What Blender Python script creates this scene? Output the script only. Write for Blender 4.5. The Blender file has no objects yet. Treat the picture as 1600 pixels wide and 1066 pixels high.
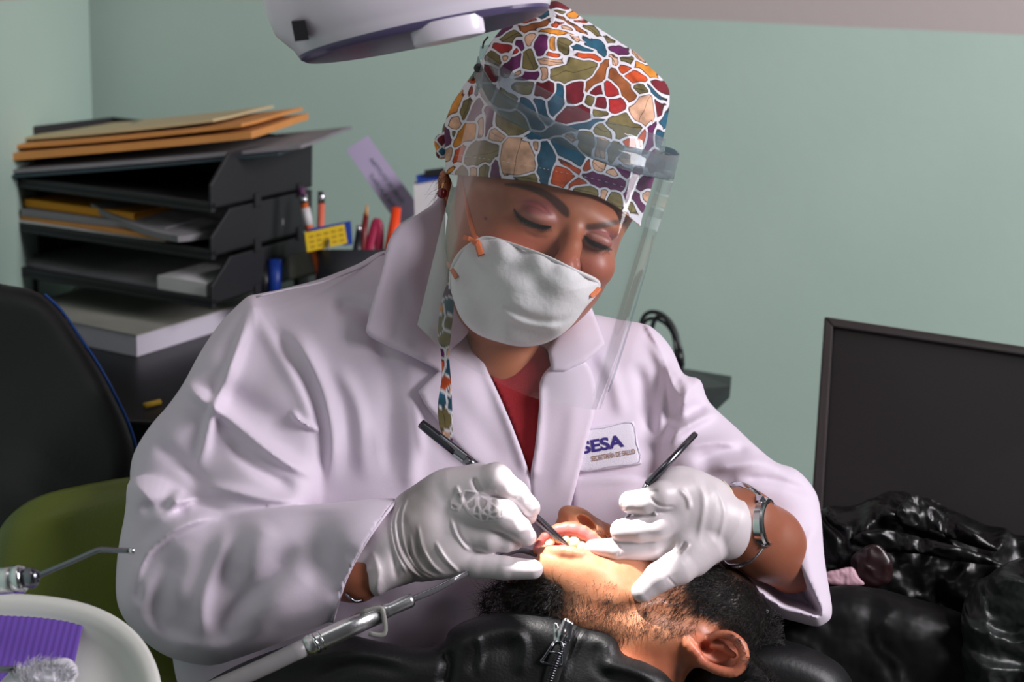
import bpy, math, random
import numpy as np
from mathutils import Vector, Matrix

random.seed(7)
rng = np.random.RandomState(11)
SC = bpy.context.scene
COL = SC.collection

# ------------------------------------------------------------------ camera
F = 1600 * 50 / 36.0
D0 = 1.1                                   # metres to the dentist's face
CAM_H = 1.22
PITCH, ROLL = math.radians(15.0), math.radians(2.6)
_f = Vector((0, math.cos(PITCH), -math.sin(PITCH)))
_u = Vector((0, math.sin(PITCH), math.cos(PITCH)))
_r = Vector((1, 0, 0))
_R = _r * math.cos(ROLL) + _u * math.sin(ROLL)
_U = -_r * math.sin(ROLL) + _u * math.cos(ROLL)
RM = np.array([[_R[i], _U[i], -_f[i]] for i in range(3)])
LOC = np.array((0, 0, CAM_H))

cam_data = bpy.data.cameras.new('camera')
cam_data.lens = 50
cam_data.sensor_width = 36
cam_data.clip_start = 0.05
cam_data.dof.use_dof = True
cam_data.dof.focus_distance = 1.07
cam_data.dof.aperture_fstop = 6.3
cam = bpy.data.objects.new('camera', cam_data)
COL.objects.link(cam)
M4 = Matrix.Identity(4)
for i in range(3):
    for j in range(3):
        M4[i][j] = RM[i][j]
    M4[i][3] = LOC[i]
cam.matrix_world = M4
SC.camera = cam


def W(p):
    """sculpting units (x right, y down, w away; 1 unit = about half a millimetre) -> world metres"""
    p = np.asarray(p, dtype=np.float64)
    d = D0 * np.exp(p[..., 2] / F)
    c = np.stack([(p[..., 0] - 800) / F * d, -(p[..., 1] - 533) / F * d, -d], axis=-1)
    return c @ RM.T + LOC


def WV(x, y, w):
    return Vector(W(np.array((x, y, w), float)))


def ray(px, py):
    c = np.array(((px - 800) / F, -(py - 533) / F, -1.0))
    return RM @ c


def hit_y(px, py, Y):
    r = ray(px, py)
    return Vector(LOC + r * (Y / r[1]))


def hit_z(px, py, Z):
    r = ray(px, py)
    return Vector(LOC + r * ((Z - LOC[2]) / r[2]))


# ------------------------------------------------------------------ world, lights, exposure
SC.view_settings.view_transform = 'Standard'
SC.view_settings.look = 'None'
SC.view_settings.gamma = 1.0
SC.view_settings.use_curve_mapping = False
SC.view_settings.exposure = 0.0

world = bpy.data.worlds.new('world')
SC.world = world
world.use_nodes = True
bg = world.node_tree.nodes['Background']
bg.inputs[0].default_value = (0.78, 0.83, 0.9, 1)
bg.inputs[1].default_value = 0.05


def aim(ob, target):
    d = (Vector(target) - ob.location).normalized()
    ob.rotation_euler = d.to_track_quat('-Z', 'Y').to_euler()


def area(name, loc, target, sx, sy, power, color):
    l = bpy.data.lights.new(name, 'AREA')
    l.shape = 'RECTANGLE'
    l.size, l.size_y = sx, sy
    l.energy = power
    l.color = color
    o = bpy.data.objects.new(name, l)
    COL.objects.link(o)
    o.location = loc
    aim(o, target)
    return o


# daylight from a window behind and to the right of the photographer
area('window_daylight', (2.1, 0.2, 2.05), (0.0, 1.15, 0.9), 0.8, 1.1, 78, (1.0, 0.955, 0.99))
area('fill_light', (-0.55, 0.35, 2.35), (-0.1, 1.2, 0.8), 1.2, 0.3, 3.6, (0.93, 1.0, 0.97))  # weak unseen fill light, added to lift the darker side
# the dental lamp's own beam
_sp = bpy.data.lights.new('dental_lamp_beam', 'SPOT')
_sp.energy = 29
_sp.spot_size = math.radians(19)
_sp.spot_blend = 0.12
_sp.shadow_soft_size = 0.006
_sp.color = (1.0, 0.96, 0.93)
_so = bpy.data.objects.new('dental_lamp_beam', _sp)
COL.objects.link(_so)
_so.location = WV(705, 105, -360)
_bd = (WV(925, 890, -106) - _so.location).normalized()      # the lamp throws a wide, low rectangle of light
_bx = (Vector(_R) - _bd * _bd.dot(_R)).normalized()
_by = (-_bd).cross(_bx)
_bm = Matrix((( _bx.x, _by.x, -_bd.x), (_bx.y, _by.y, -_bd.y), (_bx.z, _by.z, -_bd.z)))
_so.rotation_euler = _bm.to_euler()
_so.scale = (1.0, 0.52, 1.0)


# ------------------------------------------------------------------ materials
def mat(name, color=(0.5, 0.5, 0.5), rough=0.6, metal=0.0, spec=0.5, bump=0.0, bscale=200.0, var=0.0, vscale=6.0,
        attr=None, sss=0.0, coat=0.0, sheen=0.0, trans=0.0, bdist=0.001, sss_r=(1.0, 0.35, 0.2)):
    m = bpy.data.materials.new(name)
    m.use_nodes = True
    nt = m.node_tree
    b = nt.nodes['Principled BSDF']
    b.inputs['Base Color'].default_value = (*color, 1)
    b.inputs['Roughness'].default_value = rough
    b.inputs['Metallic'].default_value = metal
    b.inputs['Specular IOR Level'].default_value = spec
    if coat:
        b.inputs['Coat Weight'].default_value = coat
        b.inputs['Coat Roughness'].default_value = 0.2
    if sheen:
        b.inputs['Sheen Weight'].default_value = sheen
    if trans:
        b.inputs['Transmission Weight'].default_value = trans
    if sss:
        b.inputs['Subsurface Weight'].default_value = sss
        b.inputs['Subsurface Radius'].default_value = sss_r
        b.inputs['Subsurface Scale'].default_value = 0.004
    tc = nt.nodes.new('ShaderNodeTexCoord')
    src = None
    if attr:
        a = nt.nodes.new('ShaderNodeAttribute')
        a.attribute_name = attr
        src = a.outputs['Color']
        nt.links.new(src, b.inputs['Base Color'])
    if var:
        n = nt.nodes.new('ShaderNodeTexNoise')
        n.inputs['Scale'].default_value = vscale
        n.inputs['Detail'].default_value = 4
        nt.links.new(tc.outputs['Object'], n.inputs['Vector'])
        mr = nt.nodes.new('ShaderNodeMapRange')
        mr.inputs['From Min'].default_value = 0.3
        mr.inputs['From Max'].default_value = 0.7
        mr.inputs['To Min'].default_value = 1 - var
        mr.inputs['To Max'].default_value = 1 + var
        nt.links.new(n.outputs['Fac'], mr.inputs['Value'])
        mx = nt.nodes.new('ShaderNodeVectorMath')
        mx.operation = 'SCALE'
        if src:
            nt.links.new(src, mx.inputs[0])
        else:
            mx.inputs[0].default_value = color
        nt.links.new(mr.outputs['Result'], mx.inputs['Scale'])
        nt.links.new(mx.outputs['Vector'], b.inputs['Base Color'])
    if bump:
        n2 = nt.nodes.new('ShaderNodeTexNoise')
        n2.inputs['Scale'].default_value = bscale
        n2.inputs['Detail'].default_value = 3
        nt.links.new(tc.outputs['Object'], n2.inputs['Vector'])
        bp = nt.nodes.new('ShaderNodeBump')
        bp.inputs['Strength'].default_value = bump
        bp.inputs['Distance'].default_value = bdist
        nt.links.new(n2.outputs['Fac'], bp.inputs['Height'])
        nt.links.new(bp.outputs['Normal'], b.inputs['Normal'])
    return m


# ------------------------------------------------------------------ mesh building
def tag(o, label=None, cat=None, group=None, kind=None):
    if label:
        o['label'] = label
    if cat:
        o['category'] = cat
    if group:
        o['group'] = group
    if kind:
        o['kind'] = kind
    return o


def link(name, me, m=None, parent=None):
    o = bpy.data.objects.new(name, me)
    COL.objects.link(o)
    if m is not None and o.type != 'EMPTY':
        me.materials.append(m)
    if parent is not None:
        o.parent = parent
        o.matrix_parent_inverse = parent_inv(parent)
    return o


def parent_inv(p):
    return Matrix.Translation(p.location).inverted() if p.type == 'EMPTY' else Matrix.Identity(4)


def empty(name, loc):
    o = bpy.data.objects.new(name, None)
    COL.objects.link(o)
    o.location = loc
    o.empty_display_size = 0.02
    return o


def mesh_np(name, v, faces, m=None, parent=None, smooth=True, world=False, cols=None):
    """v (n,3) in sculpt units unless world=True; faces: (k,4) array or list"""
    v = np.asarray(v, float)
    if not world:
        v = W(v)
    me = bpy.data.meshes.new(name)
    if isinstance(faces, np.ndarray):
        k = faces.shape[1]
        me.vertices.add(len(v))
        me.vertices.foreach_set('co', v.astype(np.float32).ravel())
        me.loops.add(faces.size)
        me.loops.foreach_set('vertex_index', faces.astype(np.int32).ravel())
        me.polygons.add(len(faces))
        me.polygons.foreach_set('loop_start', (np.arange(len(faces)) * k).astype(np.int32))
        me.update(calc_edges=True)
    else:
        me.from_pydata([tuple(a) for a in v], [], faces)
    if smooth:
        me.polygons.foreach_set('use_smooth', [True] * len(me.polygons))
    if cols is not None:
        at = me.color_attributes.new('Col', 'FLOAT_COLOR', 'POINT')
        c4 = np.ones((len(v), 4), np.float32)
        c4[:, :3] = cols
        at.data.foreach_set('color', c4.ravel())
    me.validate()
    me.update()
    return link(name, me, m, parent)


def surface_nets(V, org, step):
    s = V < 0
    c = [s[i:s.shape[0] - 1 + i, j:s.shape[1] - 1 + j, k:s.shape[2] - 1 + k] for i in (0, 1) for j in (0, 1) for k in (0, 1)]
    any_ = c[0].copy()
    all_ = c[0].copy()
    for q in c[1:]:
        any_ |= q
        all_ &= q
    act = np.argwhere(any_ & ~all_)
    idx = np.full(any_.shape, -1, np.int32)
    idx[tuple(act.T)] = np.arange(len(act))
    offs = np.array([(i, j, k) for i in (0, 1) for j in (0, 1) for k in (0, 1)])
    vals = np.stack([V[act[:, 0] + o[0], act[:, 1] + o[1], act[:, 2] + o[2]] for o in offs], 1)
    pos = np.zeros((len(act), 3))
    cnt = np.zeros(len(act))
    for a in range(8):
        for b in range(a + 1, 8):
            if np.abs(offs[a] - offs[b]).sum() != 1:
                continue
            va, vb = vals[:, a], vals[:, b]
            m = (va < 0) != (vb < 0)
            t = np.where(m, va / np.where(m, va - vb, 1), 0)
            p = offs[a] + t[:, None] * (offs[b] - offs[a])
            pos += np.where(m[:, None], p, 0)
            cnt += m
    pos = act + pos / cnt[:, None]
    quads = []
    for ax in range(3):
        sl0 = [slice(None)] * 3
        sl1 = [slice(None)] * 3
        sl0[ax] = slice(0, -1)
        sl1[ax] = slice(1, None)
        a, b = s[tuple(sl0)], s[tuple(sl1)]
        for flip, mk in ((0, a & ~b), (1, ~a & b)):
            e = np.argwhere(mk)
            u, w = (ax + 1) % 3, (ax + 2) % 3
            ok = (e[:, u] > 0) & (e[:, w] > 0) & (e[:, u] < s.shape[u] - 1) & (e[:, w] < s.shape[w] - 1)
            e = e[ok]
            if not len(e):
                continue
            q = []
            for du, dw in ((-1, -1), (0, -1), (0, 0), (-1, 0)):
                f = e.copy()
                f[:, u] += du
                f[:, w] += dw
                q.append(idx[f[:, 0], f[:, 1], f[:, 2]])
            q = np.stack(q, 1)
            if flip:
                q = q[:, ::-1]
            quads.append(q)
    quads = np.concatenate(quads)
    quads = quads[(quads >= 0).all(1)]
    return pos * step + np.asarray(org), quads


def subdivide(v, q):
    e = np.concatenate([q[:, [i, (i + 1) % 4]] for i in range(4)])
    es = np.sort(e, 1)
    key = es[:, 0].astype(np.int64) * len(v) + es[:, 1]
    uk, inv = np.unique(key, return_inverse=True)
    a, b = uk // len(v), uk % len(v)
    mid = (v[a] + v[b]) / 2
    cen = v[q].mean(1)
    n, ne, nq = len(v), len(mid), len(q)
    inv = inv.reshape(4, nq) + n
    ci = np.arange(nq) + n + ne
    out = []
    for i in range(4):
        out.append(np.stack([q[:, i], inv[i], ci, inv[(i - 1) % 4]], 1))
    return np.concatenate([v, mid, cen]), np.concatenate(out)


def relax(v, q, n=1, lam=0.5):
    e = np.concatenate([q[:, [i, (i + 1) % 4]] for i in range(4)])
    for _ in range(n):
        acc = np.zeros_like(v)
        cnt = np.bincount(e.ravel(), minlength=len(v)).astype(float)
        for k in range(3):
            acc[:, k] = np.bincount(e[:, 0], v[e[:, 1], k], len(v)) + np.bincount(e[:, 1], v[e[:, 0], k], len(v))
        v = v + lam * (acc / np.maximum(cnt, 1)[:, None] - v)
    return v


def smin(a, b, k):
    h = np.clip(0.5 + 0.5 * (b - a) / k, 0, 1)
    return b + (a - b) * h - k * h * (1 - h)


BIG = 400.0


class Field:
    """a solid as a blend of primitives; op: union(k) / cut(k)"""

    def __init__(self):
        self.p = []

    def add(self, fn, box, k=6.0, op='u'):
        self.p.append((fn, box, k, op))
        return self

    # --- primitives
    def chain(self, pts, k=6.0, op='u', sm=0):
        pts = [tuple(map(float, q)) for q in pts]
        if sm:
            pts = [tuple(q) for q in smooth_open(pts, sm)]
        if len(pts) == 1:
            pts = pts * 2
        for i in range(len(pts) - 1):
            A, B = pts[i], pts[i + 1]
            a, b = np.array(A[:3]), np.array(B[:3])
            ra, rb = A[3], B[3]
            d = b - a
            L = max(float(d @ d), 1e-6)

            def fn(x, y, w, a=a, d=d, L=L, ra=ra, rb=rb):
                px, py, pw = x - a[0], y - a[1], w - a[2]
                t = np.clip((px * d[0] + py * d[1] + pw * d[2]) / L, 0, 1)
                return np.sqrt((px - t * d[0]) ** 2 + (py - t * d[1]) ** 2 + (pw - t * d[2]) ** 2) - (ra + (rb - ra) * t)
            r = max(ra, rb)
            self.add(fn, (np.minimum(a, b) - r, np.maximum(a, b) + r), k if i == 0 else min(k, 3.0 + 0.2 * r), op)
        return self

    def ell(self, c, r, rot=0.0, k=6.0, op='u', yaw=0.0):
        c = np.array(c, float)
        r = np.array(r, float)
        ca, sa = math.cos(math.radians(rot)), math.sin(math.radians(rot))
        cy, sy = math.cos(math.radians(yaw)), math.sin(math.radians(yaw))

        def fn(x, y, w):
            px, py, pw = x - c[0], y - c[1], w - c[2]
            u, v = px * ca + py * sa, -px * sa + py * ca
            u, pw = u * cy + pw * sy, -u * sy + pw * cy
            k0 = np.sqrt((u / r[0]) ** 2 + (v / r[1]) ** 2 + (pw / r[2]) ** 2)
            k1 = np.sqrt((u / r[0] ** 2) ** 2 + (v / r[1] ** 2) ** 2 + (pw / r[2] ** 2) ** 2)
            return k0 * (k0 - 1) / np.maximum(k1, 1e-9)
        R = r.max()
        self.add(fn, (c - R, c + R), k, op)
        return self

    def pad(self, poly, C, front, back, R, k=8.0, op='u', strokes=(), spline=True):
        """rounded solid whose outline is poly, centred on depth C"""
        poly = np.array(poly, float)
        if spline:
            poly = smooth_closed(poly, 4)
        Cf = depth_fn(C)
        lo = np.array((poly[:, 0].min(), poly[:, 1].min(), 0.0))
        hi = np.array((poly[:, 0].max(), poly[:, 1].max(), 0.0))
        cs = [q[2] for q in C] if isinstance(C, (list, tuple)) else [C]
        lo[2], hi[2] = min(cs) - front - 60, max(cs) + back + 60
        st = [make_stroke(*s) for s in strokes]

        def fn(x, y, w):
            e = -poly_sdf(poly, x, y)
            c = Cf(x, y)
            D = 0
            for s in st:
                D = D + s(x, y)
            q = w - c
            T = np.where(q < 0, front, back)
            fr = np.clip(-q / front * 1.5, 0, 1)
            fr = fr * fr * (3 - 2 * fr)
            q = q + D * fr
            qn = q / T
            en = 1 - np.minimum(e / R, 1)
            g = np.sqrt(qn ** 2 + en ** 2)
            s = np.sqrt((qn ** 2 * T ** 2 + en ** 2 * R ** 2) / np.maximum(g * g, 1e-6))
            return (g - 1) * s
        self.add(fn, (lo, hi), k, op)
        return self

    # --- evaluate
    def grid(self, lo, hi, step):
        n = [int((hi[i] - lo[i]) / step) + 2 for i in range(3)]
        ax = [lo[i] + np.arange(n[i]) * step for i in range(3)]
        V = np.full(n, BIG, np.float32)
        for fn, (bl, bh), k, op in self.p:
            mg = k + 2.5 * step
            sl = tuple(slice(max(0, int(np.searchsorted(ax[i], bl[i] - mg))), int(np.searchsorted(ax[i], bh[i] + mg))) for i in range(3))
            if any(s.start >= s.stop for s in sl):
                continue
            x = ax[0][sl[0]][:, None, None].astype(np.float32)
            y = ax[1][sl[1]][None, :, None].astype(np.float32)
            w = ax[2][sl[2]][None, None, :].astype(np.float32)
            d = np.broadcast_to(fn(x, y, w), V[sl].shape).astype(np.float32)
            V[sl] = smin(V[sl], d, k) if op == 'u' else -smin(-V[sl], d, k)
        return V

    def at(self, p):
        x, y, w = p[:, 0], p[:, 1], p[:, 2]
        V = np.full(len(p), BIG)
        for fn, (bl, bh), k, op in self.p:
            mg = k + 6
            m = ((p >= bl - mg) & (p <= bh + mg)).all(1)
            if not m.any():
                continue
            d = fn(x[m], y[m], w[m])
            V[m] = smin(V[m], d, k) if op == 'u' else -smin(-V[m], d, k)
        return V

    def mesh(self, lo, hi, step, sub=0, rel=1, disp=None):
        V = self.grid(lo, hi, step)
        v, q = surface_nets(V, lo, step)
        v = relax(v, q, rel)
        for _ in range(sub):
            v, q = subdivide(v, q)
            f0 = self.at(v)
            h = 1.0
            g = np.stack([self.at(v + np.eye(3)[i] * h) - self.at(v - np.eye(3)[i] * h) for i in range(3)], 1) / (2 * h)
            gl = np.maximum((g * g).sum(1), 0.15)
            dv = -(f0 / gl)[:, None] * g
            ln = np.linalg.norm(dv, axis=1)
            dv *= np.minimum(1, 2.0 / np.maximum(ln, 1e-6))[:, None]
            v = relax(v + dv, q, 1, 0.35)
        if disp is not None:
            v = disp(v)
        return v, q


def smooth_closed(p, n):
    """Catmull-Rom through the closed polygon"""
    p = np.asarray(p, float)
    out = []
    N = len(p)
    for i in range(N):
        a, b, c, d = p[i - 1], p[i], p[(i + 1) % N], p[(i + 2) % N]
        for t in np.arange(n) / n:
            out.append(0.5 * ((2 * b) + (c - a) * t + (2 * a - 5 * b + 4 * c - d) * t * t + (3 * b - a - 3 * c + d) * t ** 3))
    return np.array(out)


def smooth_open(p, n):
    p = np.asarray(p, float)
    P = np.vstack([2 * p[0] - p[1], p, 2 * p[-1] - p[-2]])
    out = []
    for i in range(1, len(P) - 2):
        a, b, c, d = P[i - 1], P[i], P[i + 1], P[i + 2]
        for t in np.arange(n) / n:
            out.append(0.5 * ((2 * b) + (c - a) * t + (2 * a - 5 * b + 4 * c - d) * t * t + (3 * b - a - 3 * c + d) * t ** 3))
    out.append(p[-1])
    return np.array(out)


def poly_sdf(P, x, y):
    x = np.asarray(x)
    y = np.asarray(y)
    sh = np.broadcast(x, y).shape
    d = np.full(sh, 1e12)
    s = np.ones(sh, bool)
    N = len(P)
    for i in range(N):
        ax_, ay_ = P[i]
        bx, by = P[i - 1]
        ex, ey = bx - ax_, by - ay_
        wx, wy = x - ax_, y - ay_
        t = np.clip((wx * ex + wy * ey) / max(ex * ex + ey * ey, 1e-9), 0, 1)
        d = np.minimum(d, (wx - ex * t) ** 2 + (wy - ey * t) ** 2)
        c1, c2, c3 = y >= ay_, y < by, ex * wy > ey * wx
        s = s ^ ((c1 & c2 & c3) | (~c1 & ~c2 & ~c3))
    return np.where(s, 1, -1) * np.sqrt(d)


def depth_fn(C):
    if not isinstance(C, (list, tuple)):
        return lambda x, y: C
    pts = np.array(C, float)

    def f(x, y):
        num = 0
        den = 0
        for a, b, c in pts:
            wt = 1.0 / (((x - a) ** 2 + (y - b) ** 2) / 1e4 + 0.02) ** 1.6
            num = num + wt * c
            den = den + wt
        return num / den
    return f


def make_stroke(pts, width, amp, kind='ridge', taper=0.25):
    """raised (amp>0) or sunken line. 'ridge' symmetric; 'lip' sharp on the right-hand side of travel"""
    P = smooth_open(np.array(pts, float), 5)
    seg = np.linalg.norm(np.diff(P, axis=0), axis=1)
    cum = np.concatenate([[0], np.cumsum(seg)])
    L = cum[-1]

    def f(x, y):
        x, y = np.broadcast_arrays(x, y)
        out = np.zeros(x.shape, np.float32)
        reach = 3.2 * width
        m = (x > P[:, 0].min() - reach) & (x < P[:, 0].max() + reach) & (y > P[:, 1].min() - reach) & (y < P[:, 1].max() + reach)
        if not m.any():
            return out
        xs, ys = x[m], y[m]
        best = np.full(xs.shape, 1e12)
        tt = np.zeros(xs.shape)
        sg = np.zeros(xs.shape)
        for i in range(len(P) - 1):
            ex, ey = P[i + 1] - P[i]
            wx, wy = xs - P[i, 0], ys - P[i, 1]
            t = np.clip((wx * ex + wy * ey) / (ex * ex + ey * ey + 1e-9), 0, 1)
            d = (wx - ex * t) ** 2 + (wy - ey * t) ** 2
            u = d < best
            best = np.where(u, d, best)
            tt = np.where(u, (cum[i] + t * seg[i]) / L, tt)
            sg = np.where(u, np.sign(ex * wy - ey * wx), sg)
        d = np.sqrt(best)
        env = np.clip(np.minimum(tt, 1 - tt) / max(taper, 1e-3), 0, 1)
        env = env * env * (3 - 2 * env)
        if kind == 'ridge':
            pr = np.exp(-(d / width) ** 2)
        else:
            pr = np.where(sg < 0, np.exp(-(d / width) ** 2), np.exp(-(d / (width * 0.6)) ** 2))
        out[m] = amp * env * pr
        return out
    return f


# ------------------------------------------------------------------ tubes, lathes, boxes, sheets
def tube(name, pts, r, m, parent=None, n=12, world=False, smooth=True, sub=4, flat=1.0, caps=True):
    """swept tube through pts (sculpt units, r too) ; flat<1 squashes the section"""
    P = np.array(pts, float)
    r = np.full(len(P), float(r)) if np.isscalar(r) else np.array(r, float)
    if sub > 1 and len(P) > 2:
        Q = smooth_open(np.column_stack([P, r]), sub)
        P, r = Q[:, :3], Q[:, 3]
    T = np.gradient(P, axis=0)
    T /= np.linalg.norm(T, axis=1)[:, None] + 1e-9
    ref = np.array((0, 0, 1.0)) if abs(T[0][2]) < 0.9 else np.array((1.0, 0, 0))
    vs = []
    U = np.cross(T[0], ref)
    U /= np.linalg.norm(U)
    for i in range(len(P)):
        U = U - T[i] * (U @ T[i])
        U /= np.linalg.norm(U) + 1e-9
        Vv = np.cross(T[i], U)
        for k in range(n):
            a = 2 * math.pi * k / n
            vs.append(P[i] + r[i] * (math.cos(a) * U + flat * math.sin(a) * Vv))
    fs = []
    for i in range(len(P) - 1):
        for k in range(n):
            k2 = (k + 1) % n
            fs.append((i * n + k, i * n + k2, (i + 1) * n + k2, (i + 1) * n + k))
    if caps:
        fs.append(tuple(reversed(range(n))))
        fs.append(tuple((len(P) - 1) * n + k for k in range(n)))
    return mesh_np(name, vs, fs, m, parent, smooth, world)


def ribbon(name, L, R, thick, m, parent=None, sub=5, cols=None, world=False):
    """cloth/strip between two edge curves, extruded away by thick"""
    L = smooth_open(L, sub)
    R = smooth_open(R, sub)
    n = len(L)
    mid = 6
    top = []
    for i in range(n):
        for j in range(mid + 1):
            t = j / mid
            top.append(L[i] * (1 - t) + R[i] * t)
    top = np.array(top)
    return sheet_grid(name, top.reshape(n, mid + 1, 3), thick, m, parent, cols, world)


def sheet_grid(name, G, thick, m, parent=None, cols=None, world=False):
    """grid (a,b,3) given thickness along +w"""
    a, b = G.shape[:2]
    front = G.reshape(-1, 3)
    back = front + np.array((0, 0, thick)) if not world else front
    N = a * b
    f = []
    for i in range(a - 1):
        for j in range(b - 1):
            p = i * b + j
            f.append((p, p + 1, p + b + 1, p + b))
            f.append((N + p, N + p + b, N + p + b + 1, N + p + 1))
    for i in range(a - 1):
        f.append((i * b, (i + 1) * b, N + (i + 1) * b, N + i * b))
        p = i * b + b - 1
        f.append((p, N + p, N + p + b, p + b))
    for j in range(b - 1):
        f.append((j, N + j, N + j + 1, j + 1))
        p = (a - 1) * b + j
        f.append((p, p + 1, N + p + 1, N + p))
    cc = None
    if cols is not None:
        cc = np.vstack([cols, cols])
    return mesh_np(name, np.vstack([front, back]), f, m, parent, True, world, cc)


def lathe(name, base, axis, prof, m, parent=None, n=40, world=True, smooth=True, ell=1.0, ref=None):
    """prof: list of (radius, height) along axis from base (world metres unless world=False)"""
    A = Vector(axis).normalized()
    rf = Vector(ref) if ref is not None else (Vector((0, 0, 1)) if abs(A.z) < 0.9 else Vector((1, 0, 0)))
    U = A.cross(rf).normalized()
    V = A.cross(U)
    B = Vector(base)
    vs, fs = [], []
    for (r, h) in prof:
        for k in range(n):
            a = 2 * math.pi * k / n
            vs.append(tuple(B + A * h + U * (r * math.cos(a)) + V * (r * ell * math.sin(a))))
    for i in range(len(prof) - 1):
        for k in range(n):
            k2 = (k + 1) % n
            fs.append((i * n + k, i * n + k2, (i + 1) * n + k2, (i + 1) * n + k))
    fs.append(tuple(reversed(range(n))))
    fs.append(tuple((len(prof) - 1) * n + k for k in range(n)))
    o = mesh_np(name, vs, fs, m, parent, smooth, world)
    if smooth:
        autosmooth(o)
    return o


def autosmooth(o, deg=35):
    me = o.data
    try:
        me.set_sharp_from_angle(angle=math.radians(deg))
    except Exception:
        pass


def box_w(name, o, ex, ey, ez, m, parent=None, bevel=0.0):
    """box from corner o with edge vectors ex, ey, ez (world)"""
    o, ex, ey, ez = map(Vector, (o, ex, ey, ez))
    vs = [o, o + ex, o + ex + ey, o + ey, o + ez, o + ex + ez, o + ex + ey + ez, o + ey + ez]
    fs = [(0, 3, 2, 1), (4, 5, 6, 7), (0, 1, 5, 4), (1, 2, 6, 5), (2, 3, 7, 6), (3, 0, 4, 7)]
    ob = mesh_np(name, [tuple(v) for v in vs], fs, m, parent, False, True)
    if bevel:
        b = ob.modifiers.new('bevel', 'BEVEL')
        b.width = bevel
        b.segments = 2
    return ob


class MB:
    """collects boxes/prisms into one mesh (world metres)"""

    def __init__(self):
        self.v, self.f = [], []

    def box(self, o, ex, ey, ez):
        o, ex, ey, ez = map(Vector, (o, ex, ey, ez))
        b = len(self.v)
        self.v += [tuple(q) for q in (o, o + ex, o + ex + ey, o + ey, o + ez, o + ex + ez, o + ex + ey + ez, o + ey + ez)]
        self.f += [tuple(b + i for i in q) for q in ((0, 3, 2, 1), (4, 5, 6, 7), (0, 1, 5, 4), (1, 2, 6, 5), (2, 3, 7, 6), (3, 0, 4, 7))]
        return self

    def prism(self, pts, ext):
        b = len(self.v)
        n = len(pts)
        ext = Vector(ext)
        self.v += [tuple(Vector(p)) for p in pts] + [tuple(Vector(p) + ext) for p in pts]
        self.f.append(tuple(b + i for i in range(n)))
        self.f.append(tuple(b + n + i for i in reversed(range(n))))
        for i in range(n):
            j = (i + 1) % n
            self.f.append((b + i, b + n + i, b + n + j, b + j))
        return self

    def build(self, name, m, parent=None, bevel=0.0):
        o = mesh_np(name, self.v, self.f, m, parent, False, True)
        if bevel:
            md = o.modifiers.new('bevel', 'BEVEL')
            md.width = bevel
            md.segments = 2
        return o


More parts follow.
